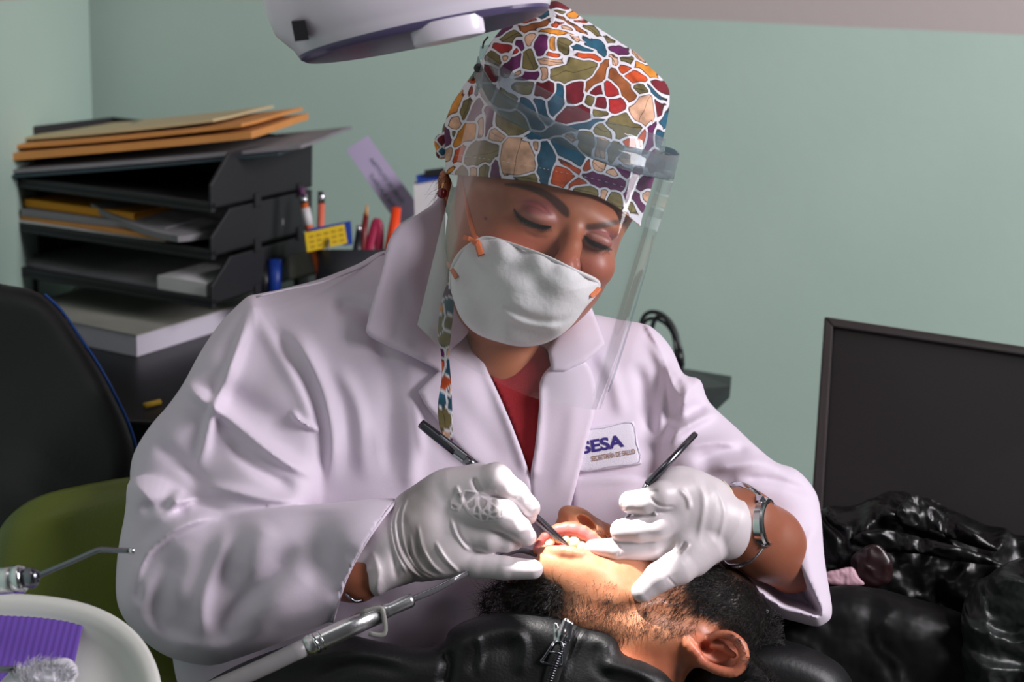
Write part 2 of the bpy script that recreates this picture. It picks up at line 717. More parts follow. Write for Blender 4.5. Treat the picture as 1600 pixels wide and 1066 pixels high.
def drape(name, poly, surf, off, thick, m, parent=None, step=5.0, edge=5.0, strokes=(), rolled=2.0, spline=True, colfn=None, lift=None):
    """a cut piece of cloth lying on surf(x,y)->w, 'off' in front of it, 'thick' thick, with a rounded hem"""
    P = smooth_closed(np.array(poly, float), 6) if spline else np.array(poly, float)
    # resample the outline, then fill with a grid clipped to it
    x0, y0 = P.min(0) - step
    x1, y1 = P.max(0) + step
    xs = np.arange(x0, x1, step)
    ys = np.arange(y0, y1, step)
    XX, YY = np.meshgrid(xs, ys, indexing='ij')
    S = poly_sdf(P, XX, YY)
    # marching: keep cells whose all corners have sdf<step*0.9, snap outside corners on the outline
    keep = (S[:-1, :-1] < step * .75) & (S[1:, :-1] < step * .75) & (S[1:, 1:] < step * .75) & (S[:-1, 1:] < step * .75)
    used = np.zeros(S.shape, bool)
    used[:-1, :-1] |= keep
    used[1:, :-1] |= keep
    used[1:, 1:] |= keep
    used[:-1, 1:] |= keep
    pts = np.stack([XX, YY], -1)
    for _ in range(3):
        s0 = poly_sdf(P, pts[..., 0], pts[..., 1])
        h = 0.5
        gx = (poly_sdf(P, pts[..., 0] + h, pts[..., 1]) - poly_sdf(P, pts[..., 0] - h, pts[..., 1])) / (2 * h)
        gy = (poly_sdf(P, pts[..., 0], pts[..., 1] + h) - poly_sdf(P, pts[..., 0], pts[..., 1] - h)) / (2 * h)
        bd = np.zeros(S.shape, bool)
        nb = np.zeros(S.shape, int)
        nb[:-1, :-1] += keep
        nb[1:, :-1] += keep
        nb[1:, 1:] += keep
        nb[:-1, 1:] += keep
        bd = used & (nb < 4)
        pts[..., 0] = np.where(bd, pts[..., 0] - s0 * gx, pts[..., 0])
        pts[..., 1] = np.where(bd, pts[..., 1] - s0 * gy, pts[..., 1])
    ids = np.full(S.shape, -1)
    ii = np.argwhere(used)
    ids[used] = np.arange(len(ii))
    V2 = pts[used]
    nn = nb[used]
    e = -poly_sdf(P, V2[:, 0], V2[:, 1])
    base = surf(V2[:, 0], V2[:, 1])
    D = np.zeros(len(V2))
    for s in strokes:
        D += make_stroke(*s)(V2[:, 0], V2[:, 1])
    if lift is not None:
        D += lift(V2[:, 0], V2[:, 1])
    pr = np.sqrt(np.clip(1 - (1 - np.clip(e / edge, 0, 1)) ** 2, 0, 1))
    wf = base - off - D - rolled * pr
    wb = base - off - D + thick
    n = len(V2)
    vs = np.vstack([np.column_stack([V2, wf]), np.column_stack([V2, wb])])
    ci = np.argwhere(keep)
    a, b, c, d = (ids[ci[:, 0], ci[:, 1]], ids[ci[:, 0] + 1, ci[:, 1]], ids[ci[:, 0] + 1, ci[:, 1] + 1], ids[ci[:, 0], ci[:, 1] + 1])
    fq = np.stack([a, b, c, d], 1)
    # boundary edges
    cnt = {}
    for q in fq:
        for i in range(4):
            cnt[(q[i], q[(i + 1) % 4])] = 1
    side = [(v_, u_, u_ + n, v_ + n) for (u_, v_) in cnt if (v_, u_) not in cnt]
    faces = np.vstack([fq, fq[:, ::-1] + n, np.array(side)])
    # orient: front faces must look at the camera
    cols = None
    if colfn is not None:
        cc = colfn(V2[:, 0], V2[:, 1])
        cols = np.vstack([cc, cc])
    return mesh_np(name, vs, faces[:, ::-1], m, parent, True, False, cols)


def height_map(v, x0, x1, y0, y1, cell=4, blur=3):
    """front-most depth of a sculpted surface as a function of (x, y)"""
    nx, ny = int((x1 - x0) / cell) + 1, int((y1 - y0) / cell) + 1
    H = np.full((nx, ny), 1e9)
    i = ((v[:, 0] - x0) / cell).round().astype(int)
    j = ((v[:, 1] - y0) / cell).round().astype(int)
    m = (i >= 0) & (j >= 0) & (i < nx) & (j < ny)
    np.minimum.at(H, (i[m], j[m]), v[m, 2])
    bad = H > 1e8
    for _ in range(60):
        if not bad.any():
            break
        Hp = np.pad(np.where(bad, 0, H), 1)
        Mp = np.pad(~bad, 1).astype(float)
        s = sum(Hp[a:a + nx, b:b + ny] for a in range(3) for b in range(3))
        c = sum(Mp[a:a + nx, b:b + ny] for a in range(3) for b in range(3))
        fill = bad & (c > 0)
        H[fill] = s[fill] / c[fill]
        bad = H > 1e8
    for _ in range(blur):
        Hp = np.pad(H, 1, mode='edge')
        H = sum(Hp[a:a + nx, b:b + ny] for a in range(3) for b in range(3)) / 9

    def f(x, y):
        u = np.clip((np.asarray(x, float) - x0) / cell, 0, nx - 1.001)
        v_ = np.clip((np.asarray(y, float) - y0) / cell, 0, ny - 1.001)
        i0, j0 = u.astype(int), v_.astype(int)
        fu, fv = u - i0, v_ - j0
        return (H[i0, j0] * (1 - fu) * (1 - fv) + H[i0 + 1, j0] * fu * (1 - fv) + H[i0, j0 + 1] * (1 - fu) * fv + H[i0 + 1, j0 + 1] * fu * fv)
    return f


def srgb(r, g, b):
    f = lambda c: (c / 255 / 12.92) if c / 255 <= 0.04045 else ((c / 255 + 0.055) / 1.055) ** 2.4
    return (f(r), f(g), f(b))


def sstep(a, b, x):
    t = np.clip((x - a) / (b - a), 0, 1)
    return t * t * (3 - 2 * t)


def vnoise(x, y, s, seed=0):
    """cheap smooth 2-d value noise, -1..1"""
    x = np.asarray(x, float) / s
    y = np.asarray(y, float) / s
    i, j = np.floor(x).astype(int), np.floor(y).astype(int)
    fx, fy = x - i, y - j
    fx, fy = fx * fx * (3 - 2 * fx), fy * fy * (3 - 2 * fy)

    def h(a, b):
        n = np.sin(a * 127.1 + b * 311.7 + seed * 74.7) * 43758.5453
        return (n - np.floor(n)) * 2 - 1
    return (h(i, j) * (1 - fx) * (1 - fy) + h(i + 1, j) * fx * (1 - fy) + h(i, j + 1) * (1 - fx) * fy + h(i + 1, j + 1) * fx * fy)
# ------------------------------------------------------------------ the room
def wall_material():
    m = bpy.data.materials.new('painted_wall')
    m.use_nodes = True
    nt = m.node_tree
    b = nt.nodes['Principled BSDF']
    b.inputs['Roughness'].default_value = 0.55
    tc = nt.nodes.new('ShaderNodeTexCoord')
    sep = nt.nodes.new('ShaderNodeSeparateXYZ')
    nt.links.new(tc.outputs['Object'], sep.inputs[0])
    n = nt.nodes.new('ShaderNodeTexNoise')
    n.inputs['Scale'].default_value = 3
    n.inputs['Detail'].default_value = 5
    nt.links.new(tc.outputs['Object'], n.inputs['Vector'])
    ad = nt.nodes.new('ShaderNodeMath')
    ad.operation = 'MULTIPLY_ADD'
    ad.inputs[1].default_value = 0.004
    nt.links.new(n.outputs['Fac'], ad.inputs[0])
    nt.links.new(sep.outputs['Z'], ad.inputs[2])
    st = nt.nodes.new('ShaderNodeMapRange')
    st.inputs['From Min'].default_value = PAINT_Z - 0.001
    st.inputs['From Max'].default_value = PAINT_Z + 0.001
    nt.links.new(ad.outputs[0], st.inputs['Value'])
    vr = nt.nodes.new('ShaderNodeValToRGB')
    vr.color_ramp.elements[0].position = 0.3
    vr.color_ramp.elements[0].color = (*srgb(160, 184, 173), 1)
    vr.color_ramp.elements[1].position = 0.7
    vr.color_ramp.elements[1].color = (*srgb(168, 191, 180), 1)
    nt.links.new(n.outputs['Fac'], vr.inputs[0])
    mx = nt.nodes.new('ShaderNodeMix')
    mx.data_type = 'RGBA'
    mx.inputs['B'].default_value = (*srgb(170, 160, 158), 1)
    nt.links.new(st.outputs[0], mx.inputs['Factor'])
    nt.links.new(vr.outputs[0], mx.inputs['A'])
    nt.links.new(mx.outputs['Result'], b.inputs['Base Color'])
    n2 = nt.nodes.new('ShaderNodeTexNoise')
    n2.inputs['Scale'].default_value = 55
    nt.links.new(tc.outputs['Object'], n2.inputs['Vector'])
    bp = nt.nodes.new('ShaderNodeBump')
    bp.inputs['Strength'].default_value = 0.15
    bp.inputs['Distance'].default_value = 0.002
    nt.links.new(n2.outputs['Fac'], bp.inputs['Height'])
    nt.links.new(bp.outputs['Normal'], b.inputs['Normal'])
    return m


WALL_Y = 2.02
WALL_X = hit_y(165, 100, WALL_Y)[0]
PAINT_Z = hit_y(1200, 34, WALL_Y)[2]
M_wall = wall_material()
M_floor = mat('floor_tile', srgb(120, 118, 112), 0.4, var=0.1, vscale=8)
M_ceil = mat('ceiling_plaster', (0.75, 0.75, 0.73), 0.8)
tag(box_w('wall_back', (WALL_X - 0.1, WALL_Y, 0), (3.4, 0, 0), (0, 0.1, 0), (0, 0, 2.5), M_wall), kind='structure')
tag(box_w('wall_left', (WALL_X - 0.1, -1.0, 0), (0.1, 0, 0), (0, 2.95, 0), (0, 0, 2.5), M_wall), kind='structure')
tag(box_w('floor', (WALL_X - 0.1, -1.0, -0.05), (3.4, 0, 0), (0, 3.05, 0), (0, 0, 0.05), M_floor), kind='structure')
print('wallx', WALL_X, 'paintz', PAINT_Z)

# ------------------------------------------------------------------ desk, letter trays and papers behind on the left
M_desk = mat('black_laminate', srgb(20, 21, 26), 0.4, var=0.1)
M_tray = mat('black_tray_plastic', srgb(30, 30, 34), 0.55, bump=0.1, bscale=400)
M_paper = mat('paper', srgb(205, 203, 205), 0.8, var=0.04, vscale=30)
M_kraft = mat('manila_folder', srgb(205, 140, 75), 0.8, var=0.08, vscale=20)
M_yell = mat('yellow_folder', srgb(222, 150, 30), 0.7)
M_grey = mat('grey_paper', srgb(128, 126, 130), 0.8, var=0.1, vscale=25)
M_cover = mat('grey_book_cover', srgb(150, 148, 140), 0.7, var=0.1, vscale=20)
M_blackp = mat('black_plastic', srgb(22, 23, 27), 0.35)
M_chrome = mat('chrome', (0.72, 0.73, 0.76), 0.16, metal=1.0)
M_steel = mat('brushed_steel', (0.55, 0.56, 0.6), 0.28, metal=1.0, bump=0.1, bscale=300)
M_dsteel = mat('dark_steel', (0.2, 0.2, 0.23), 0.25, metal=1.0)

DZ = 0.775
desk = empty('desk', (WALL_X + 0.4, 1.6, 0))
tag(desk, 'black laminate desk in the corner under the letter trays', 'desk')
box_w('desk_top', (WALL_X + 0.005, 1.30, DZ - 0.03), (0.60, 0, 0), (0, WALL_Y - 1.305, 0), (0, 0, 0.03), M_desk, desk, 0.003)
for (xx, yy) in ((0.02, 1.32), (0.54, 1.32), (0.02, 1.9), (0.54, 1.9)):
    box_w('leg', (WALL_X + xx, yy, 0.0), (0.04, 0, 0), (0, 0.04, 0), (0, 0, DZ - 0.03), M_desk, desk)

# tray rack in its own frame: origin = front-left foot, U = width, V = depth
TA = hit_z(8, 497, DZ)
A2 = hit_z(333, 556, DZ)
print('rack A', TA, A2)
U = (A2 - TA)
U.z = 0
TW = U.length
U.normalize()
V = Vector((-U.y, U.x, 0))
TD = 0.205
Zv = Vector((0, 0, 1))
print('rack width', TW, 'U', U)


def rk(u, v, z):
    return TA + U * u + V * v + Zv * z


rack = empty('letter_tray_rack', TA)
tag(rack, 'black stacked letter trays full of papers in the corner on the desk', 'letter trays')
LEV = [0.058, 0.113, 0.166]
TOPZ = 0.30


def tray(z0, h):
    mb = MB()
    t = 0.004
    mb.box(rk(0, 0.0, z0), U * TW, V * TD, Zv * t)
    mb.box(rk(0, 0, z0 - 0.004), U * TW, V * 0.008, Zv * 0.012)
    # side walls with slanted front
    for uu in (0.0, TW - t):
        mb.prism([rk(uu, 0.0, z0), rk(uu, TD, z0), rk(uu, TD, z0 + h), rk(uu, 0.035, z0 + h), rk(uu, 0.0, z0 + h * 0.45)], U * t)
    mb.box(rk(0, TD - t, z0), U * TW, V * t, Zv * h)
    return mb


for (uu, vv) in ((0.0, 0.03), (0.0, TD - 0.02), (TW - 0.014, 0.12), (TW - 0.014, TD - 0.02)):
    box_w('foot', rk(uu, vv, 0), U * 0.014, V * 0.014, Zv * LEV[0], M_tray, rack, 0.001)
for i, z in enumerate(LEV):
    tray(z, 0.050 if i < 2 else 0.060).build('tray', M_tray, rack, 0.0012)
    for (uu, vv) in ((TW - 0.001, 0.08), (TW - 0.001, 0.17)):
        box_w('clip', rk(uu, vv, z - 0.008), U * 0.004, V * 0.012, Zv * 0.016, M_tray, rack, 0.001)


def slab(name, u, v, z, du, dv, h, ang, m, parent=None, curl=0.0, tilt=0.0, n=12, tiltv=0.0):
    """stack of paper: a thin grid with a slight curl"""
    ca, sa = math.cos(ang), math.sin(ang)
    vs = []
    for top in (1, 0):
        for i in range(n + 1):
            for j in range(n + 1):
                a, b = i / n - 0.5, j / n - 0.5
                x, y = a * du, b * dv
                zz = z + top * h + curl * (a * 2) ** 2 + curl * 0.5 * math.sin(b * 6) * a + tilt * (a + 0.5) * du + tiltv * (b + .5) * dv
                p = rk(u + x * ca - y * sa, v + x * sa + y * ca, zz)
                vs.append(tuple(p))
    N = (n + 1) ** 2
    f = []
    for i in range(n):
        for j in range(n):
            p = i * (n + 1) + j
            f.append((p, p + n + 1, p + n + 2, p + 1))
            f.append((N + p, N + p + 1, N + p + n + 2, N + p + n + 1))
    for i in range(n):
        p = i * (n + 1)
        f.append((p, N + p, N + p + n + 1, p + n + 1))
        p = i * (n + 1) + n
        f.append((p, p + n + 1, N + p + n + 1, N + p))
        p = i
        f.append((p, p + 1, N + p + 1, N + p))
        p = n * (n + 1) + i
        f.append((p, N + p, N + p + 1, p + 1))
    return mesh_np(name, vs, f, m, parent, False, True)


M_pages = mat('page_edges', srgb(198, 192, 205), 0.8, bump=0.6, bscale=900)
bk = slab('book', TW * 0.48, 0.075, 0.0005, 0.20, 0.24, 0.024, -0.06, M_pages)
tag(bk, 'thick soft-covered grey book lying on the desk under the letter trays', 'book')
slab('cover', TW * 0.48, 0.075, 0.0247, 0.203, 0.243, 0.0012, -0.06, M_cover, bk)
z = LEV[0] + 0.004
tag(slab('paper_stack', TW * 0.40, 0.105, z, TW * 0.72, 0.185, 0.006, -0.03, M_grey, curl=0.003), 'loose grey paper stack lying flat in the third tray down', 'paper')
tag(slab('paper_stack', TW * 0.85, 0.05, z, TW * 0.22, 0.09, 0.019, 0.0, M_paper), 'small block of white slips at the right of the third tray down', 'paper')
z = LEV[1] + 0.004
f1 = slab('folder', TW * 0.40, 0.10, z, TW * 0.74, 0.195, 0.006, 0.02, M_paper)
tag(f1, 'white paper pile under the orange folder in the second tray', 'paper')
tag(slab('folder', TW * 0.42, 0.10, z + 0.0065, TW * 0.76, 0.195, 0.005, -0.01, M_kraft), 'flat orange manila folder in the middle of the second tray', 'folder')
tag(slab('folder', TW * 0.42, 0.10, z + 0.0125, TW * 0.66, 0.19, 0.007, 0.05, M_grey), 'grey paper file lying on the orange folder in the second tray', 'folder')
tag(slab('folder', TW * 0.34, 0.105, z + 0.0205, TW * 0.52, 0.18, 0.009, 0.02, M_yell), 'yellow folder on top of the papers in the second tray', 'folder')
tag(slab('booklet', TW * 0.70, 0.08, z + 0.0205, TW * 0.50, 0.16, 0.007, -0.22, M_grey, curl=0.006, tilt=-0.10), 'curled grey booklet leaning out of the second tray at right', 'booklet')
# the folders that lie across the top of the rack
zt = LEV[2] - 0.004
def topslab(name, u, v, z, du, dv, h, ang, m, tilt, label, cat, **k):
    return tag(slab(name, u + PU, v, z, du, dv, h, ang, m, None, 0.002, tilt, **k), label, cat)
TI = 0.145
PU = -0.095
topslab('document_holder', TW * 0.74, 0.12, zt + 0.002, 0.40, 0.22, 0.003, 0.24, mat('dark_teal_board', srgb(45, 60, 68), 0.5), TI, 'dark thin board under the orange folders on top of the trays', 'folder')
topslab('folder', TW * 0.78, 0.12, zt + 0.007, 0.42, 0.20, 0.004, 0.25, M_grey, TI, 'grey papers sticking out to the right on top of the trays', 'folder')
topslab('folder', TW * 0.55, 0.11, zt + 0.011, 0.44, 0.21, 0.008, 0.26, M_kraft, TI, 'worn orange folder lying aslant on top of the trays', 'folder')
topslab('folder', TW * 0.74, 0.13, zt + 0.040, 0.30, 0.20, 0.004, 0.22, M_kraft, TI + 0.01, 'upper orange folder of the slanting pile on the trays', 'folder')
topslab('paper_stack', TW * 0.66, 0.14, zt + 0.047, 0.26, 0.18, 0.003, 0.2, mat('cream_paper', srgb(196, 180, 140), 0.8), TI + 0.01, 'cream papers topmost of the pile on the trays', 'paper')
clipb = slab('clipboard', TW * 0.40, 0.17, LEV[2] + 0.052, 0.09, 0.05, 0.004, 0.1, mat('green_grey_card', srgb(100, 115, 108), 0.6), curl=0.006)
tag(clipb, 'small grey-green crumpled card in the top tray against the wall', 'card')

tag(tube('pencil', [hit_z(226, 634, DZ + 0.004), hit_z(250, 628, DZ + 0.004)], 0.003, mat('yellow_pencil', srgb(200, 160, 40), 0.5), n=8, sub=1, world=True), 'yellow pencil end on the desk between chair and white sleeve', 'pencil')
# ------------------------------------------------------------------ pens and small things on the desk
M_orange = mat('orange_plastic', srgb(235, 70, 20), 0.4)
M_pink = mat('magenta_plastic', srgb(160, 25, 70), 0.4)
M_wood = mat('pencil_wood', srgb(200, 150, 95), 0.6)
M_pencil = mat('pencil_orange', srgb(205, 95, 30), 0.45)
M_salmon = mat('pencil_salmon', srgb(220, 110, 85), 0.45)
M_blue = mat('blue_plastic', srgb(25, 60, 150), 0.4)
M_red = mat('dark_red_plastic', srgb(110, 20, 25), 0.4)
M_lilac = mat('lilac_card', srgb(178, 165, 196), 0.7)
M_ygrid = mat('yellow_card', srgb(225, 190, 30), 0.6)
M_green = mat('printed_green', srgb(60, 90, 95), 0.7)
M_beige = mat('beige_plastic', srgb(90, 90, 82), 0.6)

PW = 935.0


def depth_w(px, py, Y):
    p = hit_y(px, py, Y)
    d = (np.array(p) - LOC) @ (-RM[:, 2])
    return F * math.log(d / D0)


PW = depth_w(540, 420, 1.62)
print('PW', PW)
org = tube('body', [(556, 500, PW), (556, 440, PW), (556, 390, PW)], [62, 62, 62], mat('dark_mesh_cup', srgb(38, 40, 46), 0.5), n=28, sub=1)
org.name = 'pen_cup'
tag(org, 'wide dark desk cup holding pens and pencils behind the shoulder', 'pen cup')
p1 = tube('pencil', [(503, 440, PW - 10), (489, 385, PW - 10), (473, 306, PW - 10)], 6, M_pencil, n=8, sub=1)
tag(p1, 'leaning orange pencil with a white band and purple eraser', 'pencil')
tube('eraser', [(473, 306, PW - 10), (470, 293, PW - 10)], 6.3, mat('purple_rubber', srgb(90, 50, 85), .7), p1, n=10, sub=1)
tube('ferrule', [(476, 318, PW - 10), (473, 305, PW - 10)], 6.6, M_chrome, p1, n=10, sub=1)
tube('band', [(482, 352, PW - 10), (477, 325, PW - 10)], 7.4, M_paper, p1, n=10, sub=1)
p2 = tube('pencil', [(498, 440, PW + 15), (500, 385, PW + 15), (502, 318, PW + 15)], 5.5, M_salmon, n=8, sub=1)
tag(p2, 'upright salmon pink pencil with a metal ferrule', 'pencil')
tube('ferrule', [(502, 318, PW + 15), (502, 299, PW + 15)], 5.8, M_chrome, p2, n=10, sub=1)
p3 = tube('pen', [(560, 440, PW - 5), (568, 370, PW - 5), (572, 335, PW - 5)], [6, 6, 4], M_red, n=10, sub=1)
tag(p3, 'dark red pen with a pointed brown tip in the cup', 'pen')
tube('tip', [(572, 337, PW - 5), (574, 320, PW - 5)], [4.2, 1.2], M_wood, p3, n=10, sub=1)
p4 = tube('highlighter', [(605, 440, PW - 10), (612, 380, PW - 10), (620, 324, PW - 10)], [11, 10, 7], M_orange, n=14, sub=1)
tag(p4, 'bright orange highlighter standing in the cup', 'highlighter')
p5 = tube('pen', [(556, 440, PW - 14), (558, 395, PW - 14), (561, 362, PW - 14)], [9, 8, 5], M_blackp, n=12, sub=1)
tag(p5, 'black ballpoint pen with a shiny metal end in the cup', 'pen')
tube('pen_cap', [(561, 362, PW - 14), (561, 352, PW - 14)], [5, 4], M_chrome, p5, n=10, sub=1)
p6 = tube('scissors', [(573, 440, PW - 2), (576, 395, PW - 2), (586, 352, PW - 2), (590, 348, PW - 2), (593, 360, PW - 2), (592, 395, PW - 2), (588, 440, PW - 2)], 7, M_pink, n=10, flat=0.6)
tag(p6, 'magenta looped plastic handle standing in the pen cup', 'scissors')


def card(name, quad, w, th, m, parent=None):
    q = [(x, y, w) for x, y in quad]
    b = [(x, y, w + th) for x, y in quad]
    return mesh_np(name, q + b, [(3, 2, 1, 0), (4, 5, 6, 7), (0, 1, 5, 4), (1, 2, 6, 5), (2, 3, 7, 6), (3, 0, 4, 7)], m, parent, False)


c1 = card('calendar_card', [(476, 364), (538, 350), (543, 380), (480, 394)], PW - 30, 3, M_ygrid)
tag(c1, 'small yellow calendar card with a blue edge clipped before the pencils', 'card')
card('card_edge', [(480, 358), (548, 345), (551, 382), (538, 384)], PW - 26, 3, M_blue, c1)
for i in range(5):
    for j in range(3):
        x = 483 + i * 11.5 + j * 1.0
        y = 369 - i * 2.6 + j * 8
        card('printed_mark', [(x, y), (x + 7, y - 1.6), (x + 7.4, y + 1.4), (x + .4, y + 3)], PW - 30.6, 0.5, mat('ochre_ink', srgb(175, 130, 20), .7) if i + j == 0 else bpy.data.materials['ochre_ink'], c1)
tag(tube('clip_wire', [(513, 430, PW - 34), (514, 400, PW - 34), (513, 374, PW - 34)], 2.4, M_steel, n=8, sub=1), 'thin upright metal clip wire in front of the yellow card', 'clip')
hp = MB()
st = card('stapler', [(448, 400), (500, 388), (508, 425), (450, 440)], PW + 10, 60, M_beige)
tag(st, 'grey-beige plastic holder base left of the pen cup', 'desk holder')
b = st.modifiers.new('bevel', 'BEVEL')
b.width = 0.004
b.segments = 3
tag(tube('marker', [(428, 470, PW + 20), (430, 405, PW + 20)], 11, M_blue, n=14, sub=1), 'blue marker standing beside the letter trays', 'marker')
tag(tube('marker', [(412, 470, PW + 25), (412, 412, PW + 25)], 11, M_blackp, n=14, sub=1), 'black marker standing beside the blue one', 'marker')

# lilac ruler card leaning on the wall
rc = card('ruler_card', [(541, 234), (575, 212), (660, 330), (622, 352)], PW + 120, 4, M_lilac)
tag(rc, 'lilac card with green lettering leaning against the wall behind the pens', 'card')


def text_on(name, s, p0, p1, size, m, parent, w, lift=0.8, weight=0.0, extrude=0.0003, squash=1.0):
    """lettering laid along p0->p1 (sculpt units) on depth plane w"""
    cu = bpy.data.curves.new(name, 'FONT')
    cu.body = s
    cu.size = 1.0
    cu.offset = weight
    cu.extrude = 0.0
    ob = bpy.data.objects.new(name, cu)
    COL.objects.link(ob)
    bpy.context.view_layer.update()
    dg = bpy.context.evaluated_depsgraph_get()
    me = bpy.data.meshes.new_from_object(ob.evaluated_get(dg))
    bpy.data.objects.remove(ob)
    co = np.array([v.co[:] for v in me.vertices])
    wd = co[:, 0].max() - co[:, 0].min()
    co[:, 0] -= co[:, 0].min()
    p0, p1 = np.array(p0, float), np.array(p1, float)
    L = np.linalg.norm(p1 - p0)
    ux = (p1 - p0) / L
    uy = np.array((ux[1], -ux[0]))
    sx = L / wd
    xy = p0 + co[:, :1] * sx * ux + co[:, 1:2] * size * uy
    wz = (w(xy[:, 0], xy[:, 1]) if callable(w) else w) - lift
    v = W(np.column_stack([xy, np.broadcast_to(wz, len(xy))]))
    me.vertices.foreach_set('co', v.ravel())
    me.update()
    me.materials.clear()
    o = link(name, me, m, parent)
    return o


text_on('lettering', 'INSTITUTO DE SALUD', (577, 250), (627, 318), 9, M_green, rc, PW + 120)
text_on('lettering', 'TLAXCALA 2020', (576, 274), (613, 325), 9, M_green, rc, PW + 120)

# white box with blue lids behind the collar
wb = card('white_box', [(646, 284), (698, 276), (704, 380), (650, 388)], PW + 40, 50, M_paper)
tag(wb, 'white narrow box with a blue lid half hidden behind the collar', 'box')
card('lid', [(650, 274), (694, 264), (696, 279), (652, 287)], PW + 36, 58, M_blue, wb)
card('lid_cap', [(663, 266), (694, 262), (694, 274), (664, 276)], PW + 30, 40, M_blackp, wb)

# black cables and the small shelf on the right of the dentist
SH = depth_w(1100, 590, 1.55)
sd = mesh_np('side_table_top', [(960, 570, SH + 150), (1075, 577, SH + 150), (1143, 588, SH + 60), (1142, 604, SH), (1112, 628, SH - 60), (960, 618, SH - 60),
                                (960, 590, SH + 150), (1075, 597, SH + 150), (1141, 606, SH + 60), (1140, 622, SH), (1110, 650, SH - 60), (960, 640, SH - 60)],
             [(0, 1, 2, 3, 4, 5), (11, 10, 9, 8, 7, 6), (0, 6, 7, 1), (1, 7, 8, 2), (2, 8, 9, 3), (3, 9, 10, 4), (4, 10, 11, 5), (5, 11, 6, 0)], M_desk, None, False)
sd.name = 'small_table'
tag(sd, 'dark grey table end with a cut corner behind the left shoulder', 'table')
pz = W(np.array((1020, 615, SH + 40.)))
box_w('pedestal', (pz[0] - 0.05, pz[1] - 0.04, 0), (0.1, 0, 0), (0, 0.1, 0), (0, 0, pz[2] - 0.0), M_desk, sd)
cb = tube('cable', [(1004, 560, SH + 60), (1001, 510, SH + 55), (1012, 489, SH + 50), (1034, 491, SH + 40), (1052, 510, SH + 30), (1061, 540, SH + 25), (1062, 575, SH + 25), (1050, 585, SH + 20)], 3.4, M_blackp, n=10)
tag(cb, 'outer loop of a black cable standing up behind the left shoulder', 'cable')
cb = tube('cable', [(1000, 540, SH + 80), (1006, 505, SH + 80), (1022, 498, SH + 70), (1042, 508, SH + 62), (1054, 532, SH + 50), (1056, 580, SH + 50)], 3.0, M_blackp, n=10)
tag(cb, 'inner loop of the black cable behind the left shoulder', 'cable')
cb = tube('cable', [(1012, 545, SH + 20), (1022, 502, SH + 18), (1034, 494, SH + 14), (1046, 505, SH + 12), (1060, 535, SH + 5), (1066, 560, SH + 5), (1064, 586, SH + 5)], 3.6, M_blackp, n=10)
tag(cb, 'thick black cable with a plug leaning forward behind the left shoulder', 'cable')
tube('plug', [(1061, 545, SH + 2), (1064, 572, SH + 2)], 6, M_blackp, cb, n=10, sub=1)

# ------------------------------------------------------------------ black framed board leaning on the right
BW = 560


def bd(x, y):
    return (x, y, BW + (1290 - x) * 0.42 + (y - 500) * (-0.25))


M_board = mat('black_board', srgb(30, 26, 28), 0.42, var=0.25, vscale=5)
M_bframe = mat('black_board_frame', srgb(62, 56, 56), 0.32, var=0.3, vscale=12)
board = empty('black_board', W(np.array(bd(1500, 900))))
tag(board, 'large black framed board leaning against the wall at right', 'board')


def prism_px(name, quad, th, m, parent=None, bev=0.0):
    q = [bd(*p) for p in quad]
    b = [(x, y, w + th) for x, y, w in q]
    n = len(q)
    f = [tuple(reversed(range(n))), tuple(range(n, 2 * n))] + [(i, (i + 1) % n, n + (i + 1) % n, n + i) for i in range(n)]
    o = mesh_np(name, q + b, f, m, parent, False)
    if bev:
        md = o.modifiers.new('bevel', 'BEVEL')
        md.width = bev
        md.segments = 2
    return o


prism_px('panel', [(1300, 508), (1760, 577), (1735, 960), (1272, 920)], 16, M_board, board)
for nm, q in (('frame_rail', [(1288, 495), (1790, 570), (1788, 584), (1300, 511)]),
              ('frame_rail', [(1288, 495), (1302, 509), (1277, 930), (1258, 930)]),
              ('frame_rail', [(1775, 572), (1790, 570), (1755, 960), (1738, 960)])):
    q = [bd(*p) for p in q]
    q = [(x, y, w - 10) for x, y, w in q]
    b_ = [(x, y, w + 34) for x, y, w in q]
    o = mesh_np(nm, q + b_, [(3, 2, 1, 0), (4, 5, 6, 7), (0, 1, 5, 4), (1, 2, 6, 5), (2, 3, 7, 6), (3, 0, 4, 7)], M_bframe, board, False)
    md = o.modifiers.new('bevel', 'BEVEL')
    md.width = 0.002
    md.segments = 2

# ------------------------------------------------------------------ bins lined with black bags
M_bag = mat('black_plastic_bag', srgb(12, 12, 13), 0.36, spec=0.4, bump=0.8, bscale=22, bdist=0.012)


def crumple(name, poly, C, front, back, R, seeds, m, amp=10, sc=36, seed=1, step=7, parent=None):
    """creased plastic: ridged noise over a padded shape"""
    fd = Field().pad(poly, C, front, back, R)
    P = np.array(poly, float)
    lo = (P[:, 0].min() - 20, P[:, 1].min() - 20, fd.p[0][1][0][2] + 30)
    hi = (P[:, 0].max() + 20, P[:, 1].max() + 20, fd.p[0][1][1][2] - 30)
    v, q = fd.mesh(lo, hi, step, 0, 1)
    x, y = v[:, 0] + vnoise(v[:, 0], v[:, 1], 50, seed) * 20, v[:, 1] + v[:, 2] * .5
    n = (1 - 2 * np.abs(vnoise(x * .6 + y * .5, y - x * .5, sc, seed))) * amp + (1 - 2 * np.abs(vnoise(x * 1.1, y - x * .5, sc * .5, seed + 3))) * amp * 0.45
    c = v.mean(0)
    v[:, 2] -= n
    v[:, 1] -= n * 0.3
    v, q = subdivide(v, q)
    v = relax(v, q, 1, 0.3)
    return mesh_np(name, v, q, m, parent)


